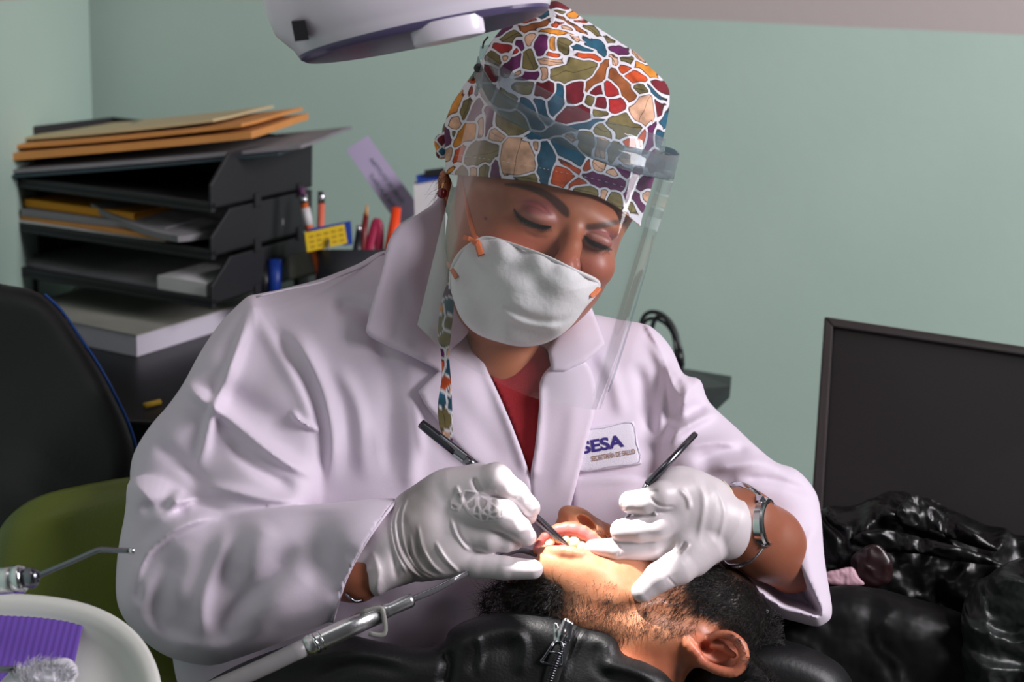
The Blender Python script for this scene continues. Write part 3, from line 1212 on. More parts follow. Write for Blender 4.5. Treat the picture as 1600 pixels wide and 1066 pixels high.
b1 = crumple('bin_bag', [(1180, 1000), (1240, 935), (1330, 915), (1420, 935), (1500, 960), (1560, 1000), (1600, 1090), (1580, 1200), (1200, 1200)], 160, 70, 120, 60, 0, mat('matt_black_bag', srgb(12, 12, 13), 0.5, spec=0.22, bump=0.7, bscale=16, bdist=0.012), amp=7, sc=80, seed=2)
tag(b1, 'matt black bag over the front bin, right of the sleeve', 'bag')
b2 = crumple('bin_bag', [(1510, 930), (1560, 890), (1640, 870), (1720, 900), (1740, 1100), (1700, 1200), (1520, 1200), (1500, 1040)], 120, 70, 120, 50, 0, mat('grey_plastic_bag', srgb(30, 34, 33), 0.42, spec=0.35, bump=0.8, bscale=26, bdist=0.012), amp=14, sc=44, seed=5)
tag(b2, 'shiny grey-black crumpled bag at the right edge', 'bag')
b3 = crumple('bin_bag', [(1280, 800), (1330, 790), (1420, 770), (1500, 800), (1580, 835), (1680, 850), (1680, 980), (1500, 990), (1330, 960), (1280, 900)], 330, 50, 90, 50, 0, M_bag, amp=18, sc=70, seed=9)
tag(b3, 'glossy creased black liner behind the front bin, below the board', 'bag')
for (px, pw, nm, wd) in ((1370, 200, 'front', .10), (1650, 160, 'edge', .09), (1500, 440, 'rear', .11)):
    p = W(np.array((px, 1150., pw)))
    o = lathe('waste_bin', (p[0], p[1], 0.0), (0, 0, 1), [(wd * .62, 0), (wd * .8, p[2] - 0.02), (wd * .78, p[2] - 0.02)], M_blackp, n=28)
    tag(o, {'front': 'black bin under the matt bag right of the sleeve', 'edge': 'black bin under the shiny bag at the right edge', 'rear': 'black bin under the liner below the board'}[nm], 'bin', kind='thing')
# creased flaps of film that catch the window
for i, (poly, C) in enumerate([
    ([(1398, 806), (1412, 780), (1428, 770), (1462, 792), (1500, 818), (1545, 846), (1562, 862), (1530, 858), (1470, 838), (1420, 826)], [(1400, 800, 268), (1560, 860, 236), (1428, 772, 285)]),
    ([(1330, 842), (1372, 826), (1420, 834), (1480, 850), (1540, 868), (1570, 884), (1520, 882), (1440, 868), (1370, 862)], [(1330, 842, 262), (1560, 880, 226)])]):
    f_ = crumple('bag_fold', poly, C, 9, 9, 12, 0, M_bag, amp=4, sc=30, seed=20 + i, step=4)
    tag(f_, ['pointed upper flap of black film below the board', 'lower drooping flap of black film below the board'][i], 'bag')
rw = crumple('waste_wrapper', [(1288, 896), (1310, 890), (1332, 886), (1342, 902), (1352, 914), (1326, 916), (1288, 912)], 205, 5, 6, 5, 0, mat('pink_white_wrapper', srgb(190, 150, 162), 0.5), amp=1.5, sc=14, seed=3, step=3)
tag(rw, 'small pink and white wrapper in the bag beside the sleeve hem', 'wrapper')
rw = crumple('waste_wrapper', [(1330, 868), (1370, 850), (1395, 880), (1390, 912), (1350, 920), (1335, 900)], 238, 7, 8, 10, 0, mat('dark_red_film', srgb(38, 20, 22), 0.3), amp=3, sc=26, seed=4, step=4)
tag(rw, 'dark red crumpled film in the bag next to the pink wrapper', 'wrapper')

# ------------------------------------------------------------------ chairs behind on the left
M_olive = mat('green_leatherette', srgb(86, 94, 12), 0.38, bump=0.25, bscale=500, var=0.06)
M_dark = mat('black_leatherette', srgb(8, 8, 11), 0.5, bump=0.2, bscale=300)
fd = Field().pad([(-10, 850), (15, 805), (60, 775), (130, 757), (230, 742), (330, 745), (400, 800), (420, 1000), (330, 1180), (120, 1190), (0, 1120), (-25, 960)],
                 [(0, 900, 150), (400, 900, 190), (200, 760, 160), (200, 1190, 130)], 40, 30, 46,
                 strokes=[([(20, 830), (60, 795), (200, 770)], 10, -4, 'ridge')])
v, q = fd.mesh((-60, 700, 60), (460, 1230, 300), 7, 0, 2)
gc = empty('green_chair', WV(200, 1190, 140) - Vector((0, 0, WV(200, 1190, 140).z)))
tag(gc, 'olive green padded chair that the dentist sits on', 'chair')
mesh_np('backrest', v, q, M_olive, gc)
sb = WV(330, 1190, 140)
lathe('seat', (sb.x + 0.1, sb.y, 0.47), (0, 0, 1), [(0.17, 0), (0.21, 0.02), (0.215, 0.05), (0.19, 0.075), (0.02, 0.085)], M_olive, gc)
lathe('stem', (sb.x + 0.1, sb.y, 0.05), (0, 0, 1), [(0.03, 0), (0.03, 0.42)], M_dsteel, gc, n=20)
for i in range(5):
    a = i * 2 * math.pi / 5
    c0 = Vector((sb.x + 0.1, sb.y, 0.06))
    c1 = c0 + Vector((math.cos(a) * 0.27, math.sin(a) * 0.27, -0.02))
    tube('leg', [c0, c1], [0.02, 0.014], M_dsteel, gc, n=10, world=True, sub=1)
    lathe('caster', tuple(c1 + Vector((0, 0, -0.04))), (0, 0, 1), [(0.014, 0), (0.022, 0.012), (0.022, 0.03), (0.012, 0.04)], M_blackp, gc, n=14)

edge = [(-42, 446), (0, 444), (38, 449), (68, 461), (95, 487), (125, 530), (155, 575), (182, 625), (203, 672), (213, 720), (200, 790), (150, 860), (0, 900), (-42, 890)]
fd = Field().pad(edge, [(0, 500, 420), (200, 700, 380), (0, 880, 330)], 30, 26, 40)
v, q = fd.mesh((-110, 410, 280), (250, 930, 480), 7, 0, 2)
oc = empty('office_chair', WV(40, 900, 340) - Vector((0, 0, WV(40, 900, 340).z)))
tag(oc, 'black office chair back with a thin blue edge at far left', 'chair')
mesh_np('backrest', v, q, M_dark, oc)
Cf = depth_fn([(0, 500, 420), (200, 700, 380), (0, 880, 330)])
ed = smooth_open(np.array(edge[3:11], float), 3)
tube('edge_trim', [(x + 1.5, y - 1.0, float(Cf(x, y)) + 2) for x, y in ed], 2.4, mat('blue_piping', srgb(30, 80, 165), 0.4), oc, n=8, sub=1)
ob_ = WV(20, 900, 340)
lathe('seat', (ob_.x + 0.05, ob_.y - 0.12, 0.45), (0, 0, 1), [(0.15, 0), (0.19, 0.02), (0.2, 0.05), (0.17, 0.07), (0.02, 0.08)], M_dark, oc)
lathe('stem', (ob_.x + 0.05, ob_.y - 0.12, 0.0), (0, 0, 1), [(0.2, 0), (0.2, 0.02), (0.03, 0.05), (0.025, 0.46)], M_dsteel, oc, n=24)
tube('back_post', [(ob_.x + 0.05, ob_.y - 0.1, 0.46), (ob_.x + 0.02, ob_.y + 0.02, 0.49), (ob_.x, ob_.y + 0.02, 0.6)], 0.018, M_dsteel, oc, world=True)
# ------------------------------------------------------------------ the dentist: body
M_skin = mat('skin', (0.4, 0.2, 0.14), 0.45, attr='Col', sss=0.15, bump=0.15, bscale=700, bdist=0.0004)
M_coat = mat('white_coat_cloth', srgb(219, 206, 222), 0.75, bump=0.25, bscale=1500, sheen=0.15, bdist=0.0003)
M_coat_in = M_coat
M_glove = mat('latex_glove', srgb(212, 203, 207), 0.42, sss=0.12, bump=0.12, bscale=350, bdist=0.0006)
M_glove_rim = mat('glove_rim', srgb(228, 214, 196), 0.4)

dentist = empty('person', WV(800, 1150, 170) - Vector((0, 0, WV(800, 1150, 170).z - 0.5)))
tag(dentist, 'dentist in white coat, patterned cap, mask and face shield bending over the patient', 'person')

B = Field()
# skull, face
B.ell((866, 240, 118), (150, 200, 170), rot=8, k=20)
B.ell((842, 385, 62), (120, 150, 118), rot=17, k=26)
B.ell((772, 370, 92), (76, 120, 96), rot=4, k=20)           # temple and jaw on the ear side
B.ell((752, 455, 105), (52, 70, 70), rot=0, k=20)
B.ell((806, 475, 62), (80, 58, 84), rot=14, k=24)           # jaw, chin under the mask
B.ell((896, 332, -10), (80, 32, 40), rot=22, k=24)           # brow ridge
B.ell((815, 300, 8), (70, 30, 50), rot=8, k=24)
B.ell((790, 392, 0), (52, 40, 50), rot=10, k=26)            # cheek, image left
B.ell((925, 415, 2), (36, 36, 42), rot=20, k=22)            # cheek, image right
B.chain([(898, 350, -36, 13), (893, 385, -62, 15), (884, 418, -86, 21), (880, 440, -86, 25)], k=12)
B.ell((862, 428, -62), (15, 13, 16), k=8)
B.ell((903, 436, -58), (14, 13, 16), k=8)
B.ell((843, 338, -46), (27, 17, 17), rot=15, k=7)           # closed lids
B.ell((936, 375, -38), (22, 14, 15), rot=22, k=7)
# ear (image left)
B.ell((697, 300, 90), (12, 34, 24), rot=-8, k=8)
# neck, torso, arms
B.chain([(790, 470, 130, 66), (785, 560, 150, 62), (790, 650, 175, 70)], k=16)
B.chain([(790, 760, 235, 110), (780, 900, 240, 120), (760, 1120, 240, 130)], k=30)
B.chain([(470, 560, 190, 44), (790, 620, 215, 70), (990, 600, 205, 44)], k=30)
B.chain([(460, 560, 180, 44), (330, 840, 90, 42), (310, 895, 60, 42)], k=20)
B.chain([(310, 895, 55, 42), (450, 895, -8, 42), (556, 898, -58, 42), (620, 856, -66, 36), (680, 840, -70, 30)], k=14)
B.chain([(1000, 600, 205, 44), (1130, 740, 130, 40), (1228, 866, 62, 42)], k=20)
B.chain([(1237, 884, 52, 44), (1200, 850, 4, 56), (1160, 820, -40, 55), (1125, 812, -62, 48), (1080, 808, -70, 34)], k=14)
bv, bq = B.mesh((170, 10, -130), (1340, 1290, 420), 5, 1, 1)

SK = np.array(srgb(172, 106, 74))
SK2 = np.array(srgb(148, 78, 54))
col = np.tile(SK, (len(bv), 1))
x, y, w = bv.T


def paint(msk, c):
    global col
    col = col * (1 - msk[:, None]) + np.array(c) * msk[:, None]


def line_mask(pts, widths, soft=1.5, sub=6):
    Q = smooth_open(np.column_stack([np.array(pts, float), widths]), sub)
    best = np.full(len(x), 1e9)
    for i in range(len(Q) - 1):
        a, b = Q[i, :2], Q[i + 1, :2]
        e = b - a
        t = np.clip(((x - a[0]) * e[0] + (y - a[1]) * e[1]) / (e @ e + 1e-9), 0, 1)
        d = np.hypot(x - a[0] - t * e[0], y - a[1] - t * e[1]) - (Q[i, 2] * (1 - t) + Q[i + 1, 2] * t)
        best = np.minimum(best, d)
    return 1 - sstep(-soft, soft, best)


fr = (w < 60)
paint(0.8 * sstep(1090, 1130, x) + 0.6 * ((x < 640) & (y > 800)), srgb(140, 88, 68))
n1 = vnoise(x, y, 22, 1) * .5 + vnoise(x, y, 9, 2) * .5
paint(np.clip(0.35 + 0.3 * n1, 0, 1) * fr, SK2)
paint(0.55 * np.exp(-(((x - 800) / 55) ** 2 + ((y - 385) / 28) ** 2)) * fr, srgb(176, 88, 78))
paint(0.5 * np.exp(-(((x - 885) / 30) ** 2 + ((y - 425) / 30) ** 2)) * fr, srgb(165, 78, 72))
paint(0.5 * np.exp(-(((x - 935) / 28) ** 2 + ((y - 415) / 25) ** 2)) * fr, srgb(176, 92, 84))
# eyeshadow
paint(0.8 * np.exp(-(((x - 842 - (y - 328) * .3) / 30) ** 4 + ((y - 328 - (x - 842) * .2) / 19) ** 4)) * fr, srgb(140, 72, 78))
paint(0.75 * np.exp(-(((x - 944) / 28) ** 4 + ((y - 370 - (x - 944) * .3) / 13) ** 4)) * fr, srgb(150, 88, 92))
paint(0.6 * np.exp(-(((x - 846) / 22) ** 2 + ((y - 340 - (x - 846) * .15) / 5) ** 2)) * fr, srgb(205, 150, 135))
paint(0.6 * np.exp(-(((x - 935) / 16) ** 2 + ((y - 370 - (x - 935) * .35) / 4) ** 2)) * fr, srgb(205, 150, 130))
# brows
paint(0.9 * line_mask([(790, 288), (812, 290), (838, 297), (862, 310), (880, 327), (886, 336)], [2, 4, 5.5, 6.5, 7.5, 4], 2.2) * fr, srgb(50, 30, 26))
paint(0.85 * line_mask([(920, 355), (942, 352), (965, 347), (984, 345)], [5.5, 5, 4, 2], 2.5) * fr, srgb(66, 42, 36))
# liner
LIN = srgb(18, 14, 18)
paint(line_mask([(803, 327), (812, 339), (829, 350), (846, 355), (860, 355)], [1.2, 3, 4.2, 3.8, 2], .8) * fr, LIN)
paint(line_mask([(914, 370), (924, 379), (938, 385), (949, 388), (956, 391)], [2.2, 4, 4.4, 3, 0.8], .8) * fr, LIN)
# fold lines
paint(0.45 * line_mask([(822, 321), (840, 326), (856, 337)], [.8, 1, .8], 1.2) * fr, srgb(90, 48, 46))
paint(0.5 * line_mask([(922, 362), (940, 368), (958, 376)], [.8, 1, .8], 1.2) * fr, srgb(95, 52, 50))
paint(0.4 * line_mask([(820, 358), (838, 368), (852, 370)], [.8, 1.2, .8], 2) * fr, srgb(110, 58, 52))
paint(0.8 * line_mask([(758.5, 341), (759.5, 342)], [2.2, 2.2], 1.4) * fr, srgb(75, 45, 38))
# sculpt: lid creases and the folds under the eyes
for s in (([(803, 324), (820, 317), (842, 320), (862, 338)], 2.5, -2.2, 'ridge'), ([(914, 364), (932, 360), (958, 374)], 2.5, -2.0, 'ridge'),
          ([(812, 345), (835, 358), (862, 358)], 2.5, -2.5, 'ridge'), ([(916, 376), (935, 391), (955, 394)], 2.5, -2.5, 'ridge'),
          ([(815, 360), (838, 371), (858, 369)], 3, -1.4, 'ridge'), ([(899, 400), (902, 415), (905, 430)], 3, -6, 'ridge')):
    bv[:, 2] -= make_stroke(*s)(x, y) * fr
body = mesh_np('body', bv, bq, M_skin, dentist, cols=col)

# lashes
M_lash = mat('eyelashes', srgb(15, 12, 14), 0.5)
hb = height_map(bv, 680, 1020, 240, 560, 3, 1)


def strands(name, roots, m, parent, r=0.5, n=3, segs=4):
    """many short tapered hairs as one mesh; roots: list of 3-d polylines"""
    vs, fs = [], []
    for P, rr in roots:
        P = np.array(P, float)
        T = np.gradient(P, axis=0)
        b0 = len(vs)
        L = len(P)
        for i in range(L):
            t = T[i] / (np.linalg.norm(T[i]) + 1e-9)
            u = np.cross(t, (0, 0, 1.0))
            u /= np.linalg.norm(u) + 1e-9
            v_ = np.cross(t, u)
            rad = rr * (1 - 0.85 * i / (L - 1))
            for k in range(n):
                a = 2 * math.pi * k / n
                vs.append(P[i] + rad * (math.cos(a) * u + math.sin(a) * v_))
        for i in range(L - 1):
            for k in range(n):
                k2 = (k + 1) % n
                fs.append((b0 + i * n + k, b0 + i * n + k2, b0 + (i + 1) * n + k2, b0 + (i + 1) * n + k))
    return mesh_np(name, np.array(vs), np.array(fs), m, parent, True)


for curve in ([(803, 329), (812, 341), (829, 352), (846, 357), (860, 356)], [(914, 372), (924, 381), (938, 388), (950, 391)]):
    C_ = smooth_open(np.array(curve, float), 7)
    rts = []
    for i, p in enumerate(C_):
        sw = (i / (len(C_) - 1) - 0.5) * 6
        z0 = float(hb(p[0], p[1])) - 1
        rts.append(([(p[0], p[1], z0), (p[0] + sw * .5, p[1] + 4, z0 - 5), (p[0] + sw, p[1] + 7.5, z0 - 7)], 0.7))
    strands('eyelashes', rts, M_lash, dentist)
# loose hair by the ear
M_hair = mat('brown_hair', srgb(48, 32, 26), 0.5)
rts = []
for i in range(70):
    x0, y0 = 690 + rng.rand() * 10, 272 + rng.rand() * 50
    P = [(x0, y0, 70 + rng.rand() * 20)]
    dx, dy = -0.6 - rng.rand(), rng.rand() * 1.2 - .2
    for k in range(7):
        a = 5 if i % 5 else 10
        dx += (rng.rand() - .45) * .7
        dy += (rng.rand() - .3) * .5
        l = math.hypot(dx, dy) + .2
        P.append((P[-1][0] + dx / l * a * .55, P[-1][1] + dy / l * a, P[-1][2] - 1))
    rts.append((P, 0.45))
strands('hair', rts, M_hair, dentist)
# earring
M_ruby = mat('red_bead', srgb(130, 12, 25), 0.12, spec=0.8)
er = WV(691, 302, 48)
bm_e = lathe('earring', er - Vector((0, 0, 0.0042)), (0, 0, 1), [(0.0042 * math.sin(a), 0.0042 - 0.0042 * math.cos(a)) for a in np.linspace(0.05, math.pi - .05, 12)], M_ruby, dentist, n=20)
tube('hook', [(691, 296, 50), (693, 286, 52), (696, 284, 58)], 1.6, mat('gold', (0.8, 0.5, 0.2), .25, metal=1), bm_e, n=8)
# ------------------------------------------------------------------ coat
CT = Field()
# forearm (image left)
FA = [(203, 750), (196, 800), (186, 850), (181, 905), (184, 945), (200, 976), (232, 1008), (272, 1030), (330, 1040), (380, 1026), (430, 1008), (476, 990), (530, 972), (600, 960), (690, 930),
      (720, 850), (700, 790), (660, 779), (620, 779), (580, 780), (520, 786), (460, 790), (400, 794), (350, 790), (300, 770), (250, 745)]
CT.pad(FA, [(205, 850, 78), (300, 900, 36), (450, 880, -14), (590, 850, -60), (260, 760, 66), (240, 980, 60)], 74, 70, 66, k=7,
       strokes=[
           ([(300, 790), (350, 800), (430, 797), (560, 790)], 8, 6, 'ridge'),
           ([(250, 806), (300, 778), (350, 782), (392, 792)], 10, 17, 'lip'),
           ([(204, 940), (222, 876), (262, 835), (310, 812), (356, 806)], 13, 17, 'lip'),
           ([(210, 800), (260, 790), (300, 800)], 11, -12, 'ridge'),
           ([(286, 850), (256, 910), (250, 970), (290, 1014)], 20, -17, 'ridge'),
           ([(362, 815), (338, 880), (316, 950), (322, 1020)], 15, 14, 'ridge'),
           ([(470, 850), (430, 890), (378, 940), (338, 1000)], 15, -15, 'ridge'),
           ([(500, 880), (440, 940), (370, 990)], 24, 10, 'ridge'),
           ([(420, 810), (400, 850), (370, 900)], 20, 6, 'ridge'),
           ([(560, 850), (540, 900), (520, 950)], 18, -6, 'ridge'),
           ([(205, 955), (260, 996), (340, 1014), (440, 980)], 14, 9, 'ridge'),
           ([(222, 850), (212, 900), (216, 950)], 9, -8, 'ridge'),
           ([(260, 800), (290, 760), (330, 750)], 9, 12, 'ridge'),
       ])
# open cuff: cut straight across, then hollowed
CUT1 = np.array([(624, 770), (618, 783), (600, 806), (577, 838), (556, 874), (540, 906), (530, 940), (519, 976), (516, 1010), (800, 1010), (800, 770)], float)
CT.add(lambda x, y, w: poly_sdf(CUT1, x, y), (np.array((516, 770, -200)), np.array((800, 1010, 120))), 1.5, 'c')
CT.chain([(500, 886, -34, 36), (545, 886, -46, 52), (600, 884, -60, 74), (640, 880, -60, 88)], k=2, op='c')
# sleeve on the image right: from the shoulder to a wide open cuff
CT.pad([(1010, 510), (1046, 544), (1068, 584), (1094, 594), (1108, 628), (1150, 668), (1182, 698), (1212, 722), (1246, 735), (1274, 768), (1283, 806), (1288, 870), (1298, 935), (1300, 952), (1298, 966), (1288, 975), (1274, 979),
        (1245, 972), (1214, 962), (1165, 928), (1118, 884), (1060, 800), (1026, 740), (1022, 680), (1030, 630), (1020, 560)],
       [(1010, 540, 175), (1080, 620, 150), (1090, 760, 110), (1220, 760, 90), (1280, 900, 60), (1150, 900, 50)], 72, 74, 58, k=9,
       strokes=[
           ([(1128, 640), (1100, 652), (1066, 672), (1035, 700)], 8.58, 14.85, 'ridge'),
           ([(1110, 636), (1080, 640), (1046, 668)], 9.36, -13.5, 'ridge'),
           ([(1046, 560), (1072, 600), (1066, 650), (1040, 690)], 9.36, 12.15, 'ridge'),
           ([(1240, 738), (1190, 722), (1140, 728), (1100, 738)], 10.92, 12.15, 'ridge'),
           ([(1180, 700), (1130, 706), (1080, 724)], 10.14, -9.45, 'ridge'),
           ([(1276, 775), (1240, 760), (1200, 750), (1150, 748)], 7.8, -9.45, 'ridge'),
           ([(1284, 810), (1262, 860), (1280, 940)], 9.36, 6.75, 'ridge'),
           ([(1160, 700), (1120, 690), (1060, 700)], 7.8, 8.1, 'ridge'),
       ])
CUFF = [(1112, 748), (1150, 756), (1178, 764), (1206, 785), (1227, 824), (1245, 866), (1264, 905), (1289, 953), (1276, 968), (1245, 959), (1216, 949), (1170, 914), (1122, 872), (1050, 850), (1040, 790), (1070, 750)]


def cuff_cut(x, y, w):
    e = poly_sdf(CUFFS, x, y)
    # a well that narrows towards the shoulder
    dep = np.clip((w + 20) / 130, 0, 1.2)
    return np.maximum(e + dep * 22, w - 104)


CUFFS = smooth_closed(CUFF, 4)
CT.add(cuff_cut, (np.array((1040, 740, -80)), np.array((1296, 976, 110))), 3.0, 'c')
# upper arm (image left)
CT.pad([(396, 461), (366, 482), (340, 510), (312, 552), (286, 600), (262, 634), (236, 664), (213, 700), (204, 730), (203, 770), (200, 820), (230, 870), (330, 880), (440, 850), (498, 800),
        (510, 752), (524, 700), (516, 650), (494, 590), (466, 530), (434, 486)],
       [(400, 480, 150), (300, 640, 120), (225, 720, 130), (230, 800, 84), (400, 800, 60), (480, 640, 105)], 66, 60, 52, k=8,
       strokes=[
           ([(396, 470), (372, 540), (350, 600), (333, 640), (318, 700), (302, 744)], 11.7, 17.55, 'lip'),
           ([(268, 560), (300, 612), (345, 645), (400, 690), (450, 725), (505, 752)], 13.26, 20.25, 'lip'),
           ([(300, 560), (340, 600), (400, 640), (470, 680)], 20.28, -9.45, 'ridge'),
           ([(400, 480), (430, 540), (470, 610), (500, 690)], 12.48, 9.45, 'ridge'),
           ([(452, 640), (470, 660), (505, 676)], 6.24, 10.8, 'lip'),
           ([(235, 690), (280, 720), (330, 770)], 12.48, -9.45, 'ridge'),
           ([(350, 680), (400, 730), (470, 770)], 10.92, -12.15, 'ridge'),
           ([(300, 760), (350, 765), (420, 780), (490, 786)], 9.36, 12.15, 'ridge'),
       ])
# trunk
CT.pad([(600, 392), (560, 412), (500, 436), (440, 452), (395, 466), (370, 520), (380, 620), (360, 760), (300, 900), (262, 1000), (255, 1120), (270, 1290), (1150, 1290), (1120, 1120),
        (1100, 950), (1060, 800), (1075, 700), (1072, 620), (1048, 546), (1012, 510), (970, 500), (900, 490), (850, 520), (790, 560), (730, 540), (690, 470), (660, 400)],
       [(690, 420, 140), (400, 500, 165), (500, 600, 128), (580, 640, 132), (700, 640, 146), (800, 640, 160), (1010, 560, 190), (1000, 800, 150), (760, 1000, 130), (560, 900, 120), (300, 1050, 160)],
       82, 150, 90, k=10,
       strokes=[
           ([(430, 500), (470, 540), (505, 610), (520, 690), (512, 770)], 15.6, 18.9, 'lip'),
           ([(560, 470), (600, 560), (610, 660), (600, 780)], 18.72, -9.45, 'ridge'),
           ([(520, 560), (560, 640), (570, 760)], 14.04, 10.8, 'ridge'),
           ([(510, 480), (560, 480), (610, 520)], 14.04, -12.15, 'ridge'),
           ([(640, 600), (645, 700), (640, 790)], 15.6, 9.45, 'ridge'),
           ([(1012, 520), (1040, 580), (1036, 640), (1030, 700)], 10.92, 17.55, 'ridge'),
           ([(990, 560), (1008, 620), (1020, 700)], 11.7, -10.8, 'ridge'),
           ([(960, 780), (1000, 800), (1040, 770)], 10.92, 8.1, 'ridge'),
           ([(930, 540), (960, 600), (975, 660)], 12.48, 8.1, 'ridge'),
           ([(600, 940), (560, 1000), (500, 1060)], 17.16, 16.2, 'ridge'),
           ([(700, 930), (700, 1000), (640, 1060)], 20.28, -13.5, 'ridge'),
       ])
cv, cq = CT.mesh((160, 370, -150), (1340, 1300, 330), 5, 1, 1)
# fine weave-scale waviness of soft cloth
nz = vnoise(cv[:, 0] + cv[:, 1] * .5, cv[:, 1] - cv[:, 0] * .4, 58, 4) * 1.1 + vnoise(cv[:, 0], cv[:, 1], 27, 5) * 0.35
cv[:, 2] -= nz
cv = relax(cv, cq, 1, 0.4)
coat = mesh_np('coat', cv, cq, M_coat, dentist)
hc = height_map(cv, 560, 1110, 300, 1100, 5, 5)

# shirt between the lapels
M_shirt = mat('red_shirt', srgb(150, 16, 28), 0.8, bump=0.3, bscale=900, sheen=0.2)
drape('shirt', [(738, 530), (765, 585), (790, 640), (812, 700), (830, 790), (846, 800), (845, 700), (852, 620), (860, 560), (838, 540), (812, 575), (790, 590), (768, 570)],
      hc, 2, 20, M_shirt, dentist, step=5, edge=6, strokes=[([(838, 560), (835, 640), (838, 740)], 5, 2, 'ridge'), ([(770, 560), (800, 590), (836, 552)], 4, 3, 'ridge')])
# collar and lapels, each a folded piece of cloth
COLLAR_L = [(694, 308), (672, 322), (648, 338), (622, 354), (606, 380), (597, 420), (586, 460), (575, 500), (574, 522), (600, 538), (640, 556), (676, 574), (690, 580), (700, 552), (733, 516), (714, 480), (703, 440), (696, 380)]
cl = drape('collar', COLLAR_L, lambda x, y: np.minimum(hc(x, y) - 8, 58 + (x - 640) * 0.35 + 14 * sstep(520, 560, y)), 8, 16, M_coat, coat, step=4, edge=7, rolled=4,
           strokes=[([(600, 390), (590, 450), (582, 505)], 7, 3, 'ridge'), ([(590, 528), (640, 548), (684, 572)], 6, 3, 'ridge'), ([(650, 350), (640, 420), (660, 510)], 18, 5, 'ridge'),
                    ([(620, 530), (632, 534), (642, 542)], 4, 2, 'ridge', 0.4), ([(650, 545), (662, 548), (672, 558)], 4, 2, 'ridge', 0.4)])
drape('lapel', [(733, 514), (700, 548), (688, 578), (668, 596), (653, 612), (664, 632), (684, 658), (702, 684), (722, 706), (746, 726), (775, 748), (800, 780), (826, 806), (834, 790), (829, 745), (815, 704), (799, 662), (780, 618), (763, 582), (746, 545)],
      hc, 12, 14, M_coat, coat, step=4, edge=6, rolled=3.5, spline=False,
      strokes=[([(735, 520), (765, 590), (800, 670), (826, 745)], 9, 6, 'ridge', .1), ([(700, 600), (740, 660), (790, 730)], 16, -3, 'ridge')])
drape('lapel', [(846, 590), (842, 640), (836, 700), (829, 745), (834, 800), (850, 830), (880, 830), (892, 790), (905, 740), (917, 690), (930, 640), (930, 600), (915, 566), (880, 560)],
      hc, 13, 14, M_coat, coat, step=4, edge=6, rolled=3.5,
      strokes=[([(844, 600), (840, 680), (832, 750)], 8, 6, 'ridge', .1), ([(900, 610), (890, 690), (866, 780)], 14, 3, 'ridge')])
drape('collar', [(856, 548), (862, 580), (884, 580), (915, 566), (946, 538), (934, 506), (922, 474), (900, 480), (878, 510)],
      hc, 19, 14, M_coat, coat, step=4, edge=6, rolled=3.5, spline=False)
# breast pocket and badge
drape('pocket', [(895, 745), (960, 742), (1022, 748), (1030, 800), (1025, 900), (905, 900), (898, 810)], hc, 3.0, 6, M_coat, coat, step=5, edge=5, rolled=2, spline=False,
      strokes=[([(900, 756), (960, 752), (1020, 758)], 4, 1.2, 'ridge', .1)])
M_patch = mat('badge_cloth', srgb(226, 220, 234), 0.7, bump=0.4, bscale=1200)
hs = lambda x, y: hc(x, y) - 4
BADGE = [(896, 674), (944, 665), (990, 657), (997, 692), (1003, 725), (952, 733), (902, 739)]
badge = drape('badge', BADGE, hc, 6.5, 8, M_patch, coat, step=4, edge=3, rolled=1.2, spline=False)
hb2 = lambda x, y: hc(x, y) - 8.6
M_ink = mat('badge_purple', srgb(48, 32, 120), 0.6)
M_gold = mat('badge_gold', srgb(150, 112, 92), 0.6)
text_on('lettering', 'SESA', (910, 709), (976, 697), 26, M_ink, badge, hb2, lift=0.0, weight=0.035)
text_on('lettering', 'SECRETARÍA DE SALUD', (925, 721), (993, 709), 11, M_gold, badge, hb2, lift=0.0, weight=0.02)
st_ = [(900, 678), (944, 669), (987, 661), (994, 692), (999, 722), (952, 729), (905, 735)]
tube('stitching', [(a, b, float(hb2(a, b)) + 0.2) for a, b in smooth_closed(np.array(st_), 3)[:-2]], 0.5, mat('stitch_thread', srgb(188, 180, 200), .8), badge, n=5, sub=1)
hall = height_map(cv, 480, 1320, 700, 1000, 4, 1)
P_ = smooth_open(np.array([(617, 785), (599, 808), (576, 840), (555, 875), (539, 908), (529, 940), (519, 972)], float), 3)
tube('hem', [(a, b, float(hall(a - 7, b)) + 2.5) for a, b in P_], 2.6, M_coat, coat, n=8, sub=1, flat=.8)
# shoulder and yoke seams
M_seam = M_coat
for pts in ([(600, 396), (560, 420), (500, 442), (452, 452), (400, 464)],):
    tube('seam', [(a, b, float(hc(a, b)) + 1) for a, b in pts], 1.6, M_coat, coat, n=6)
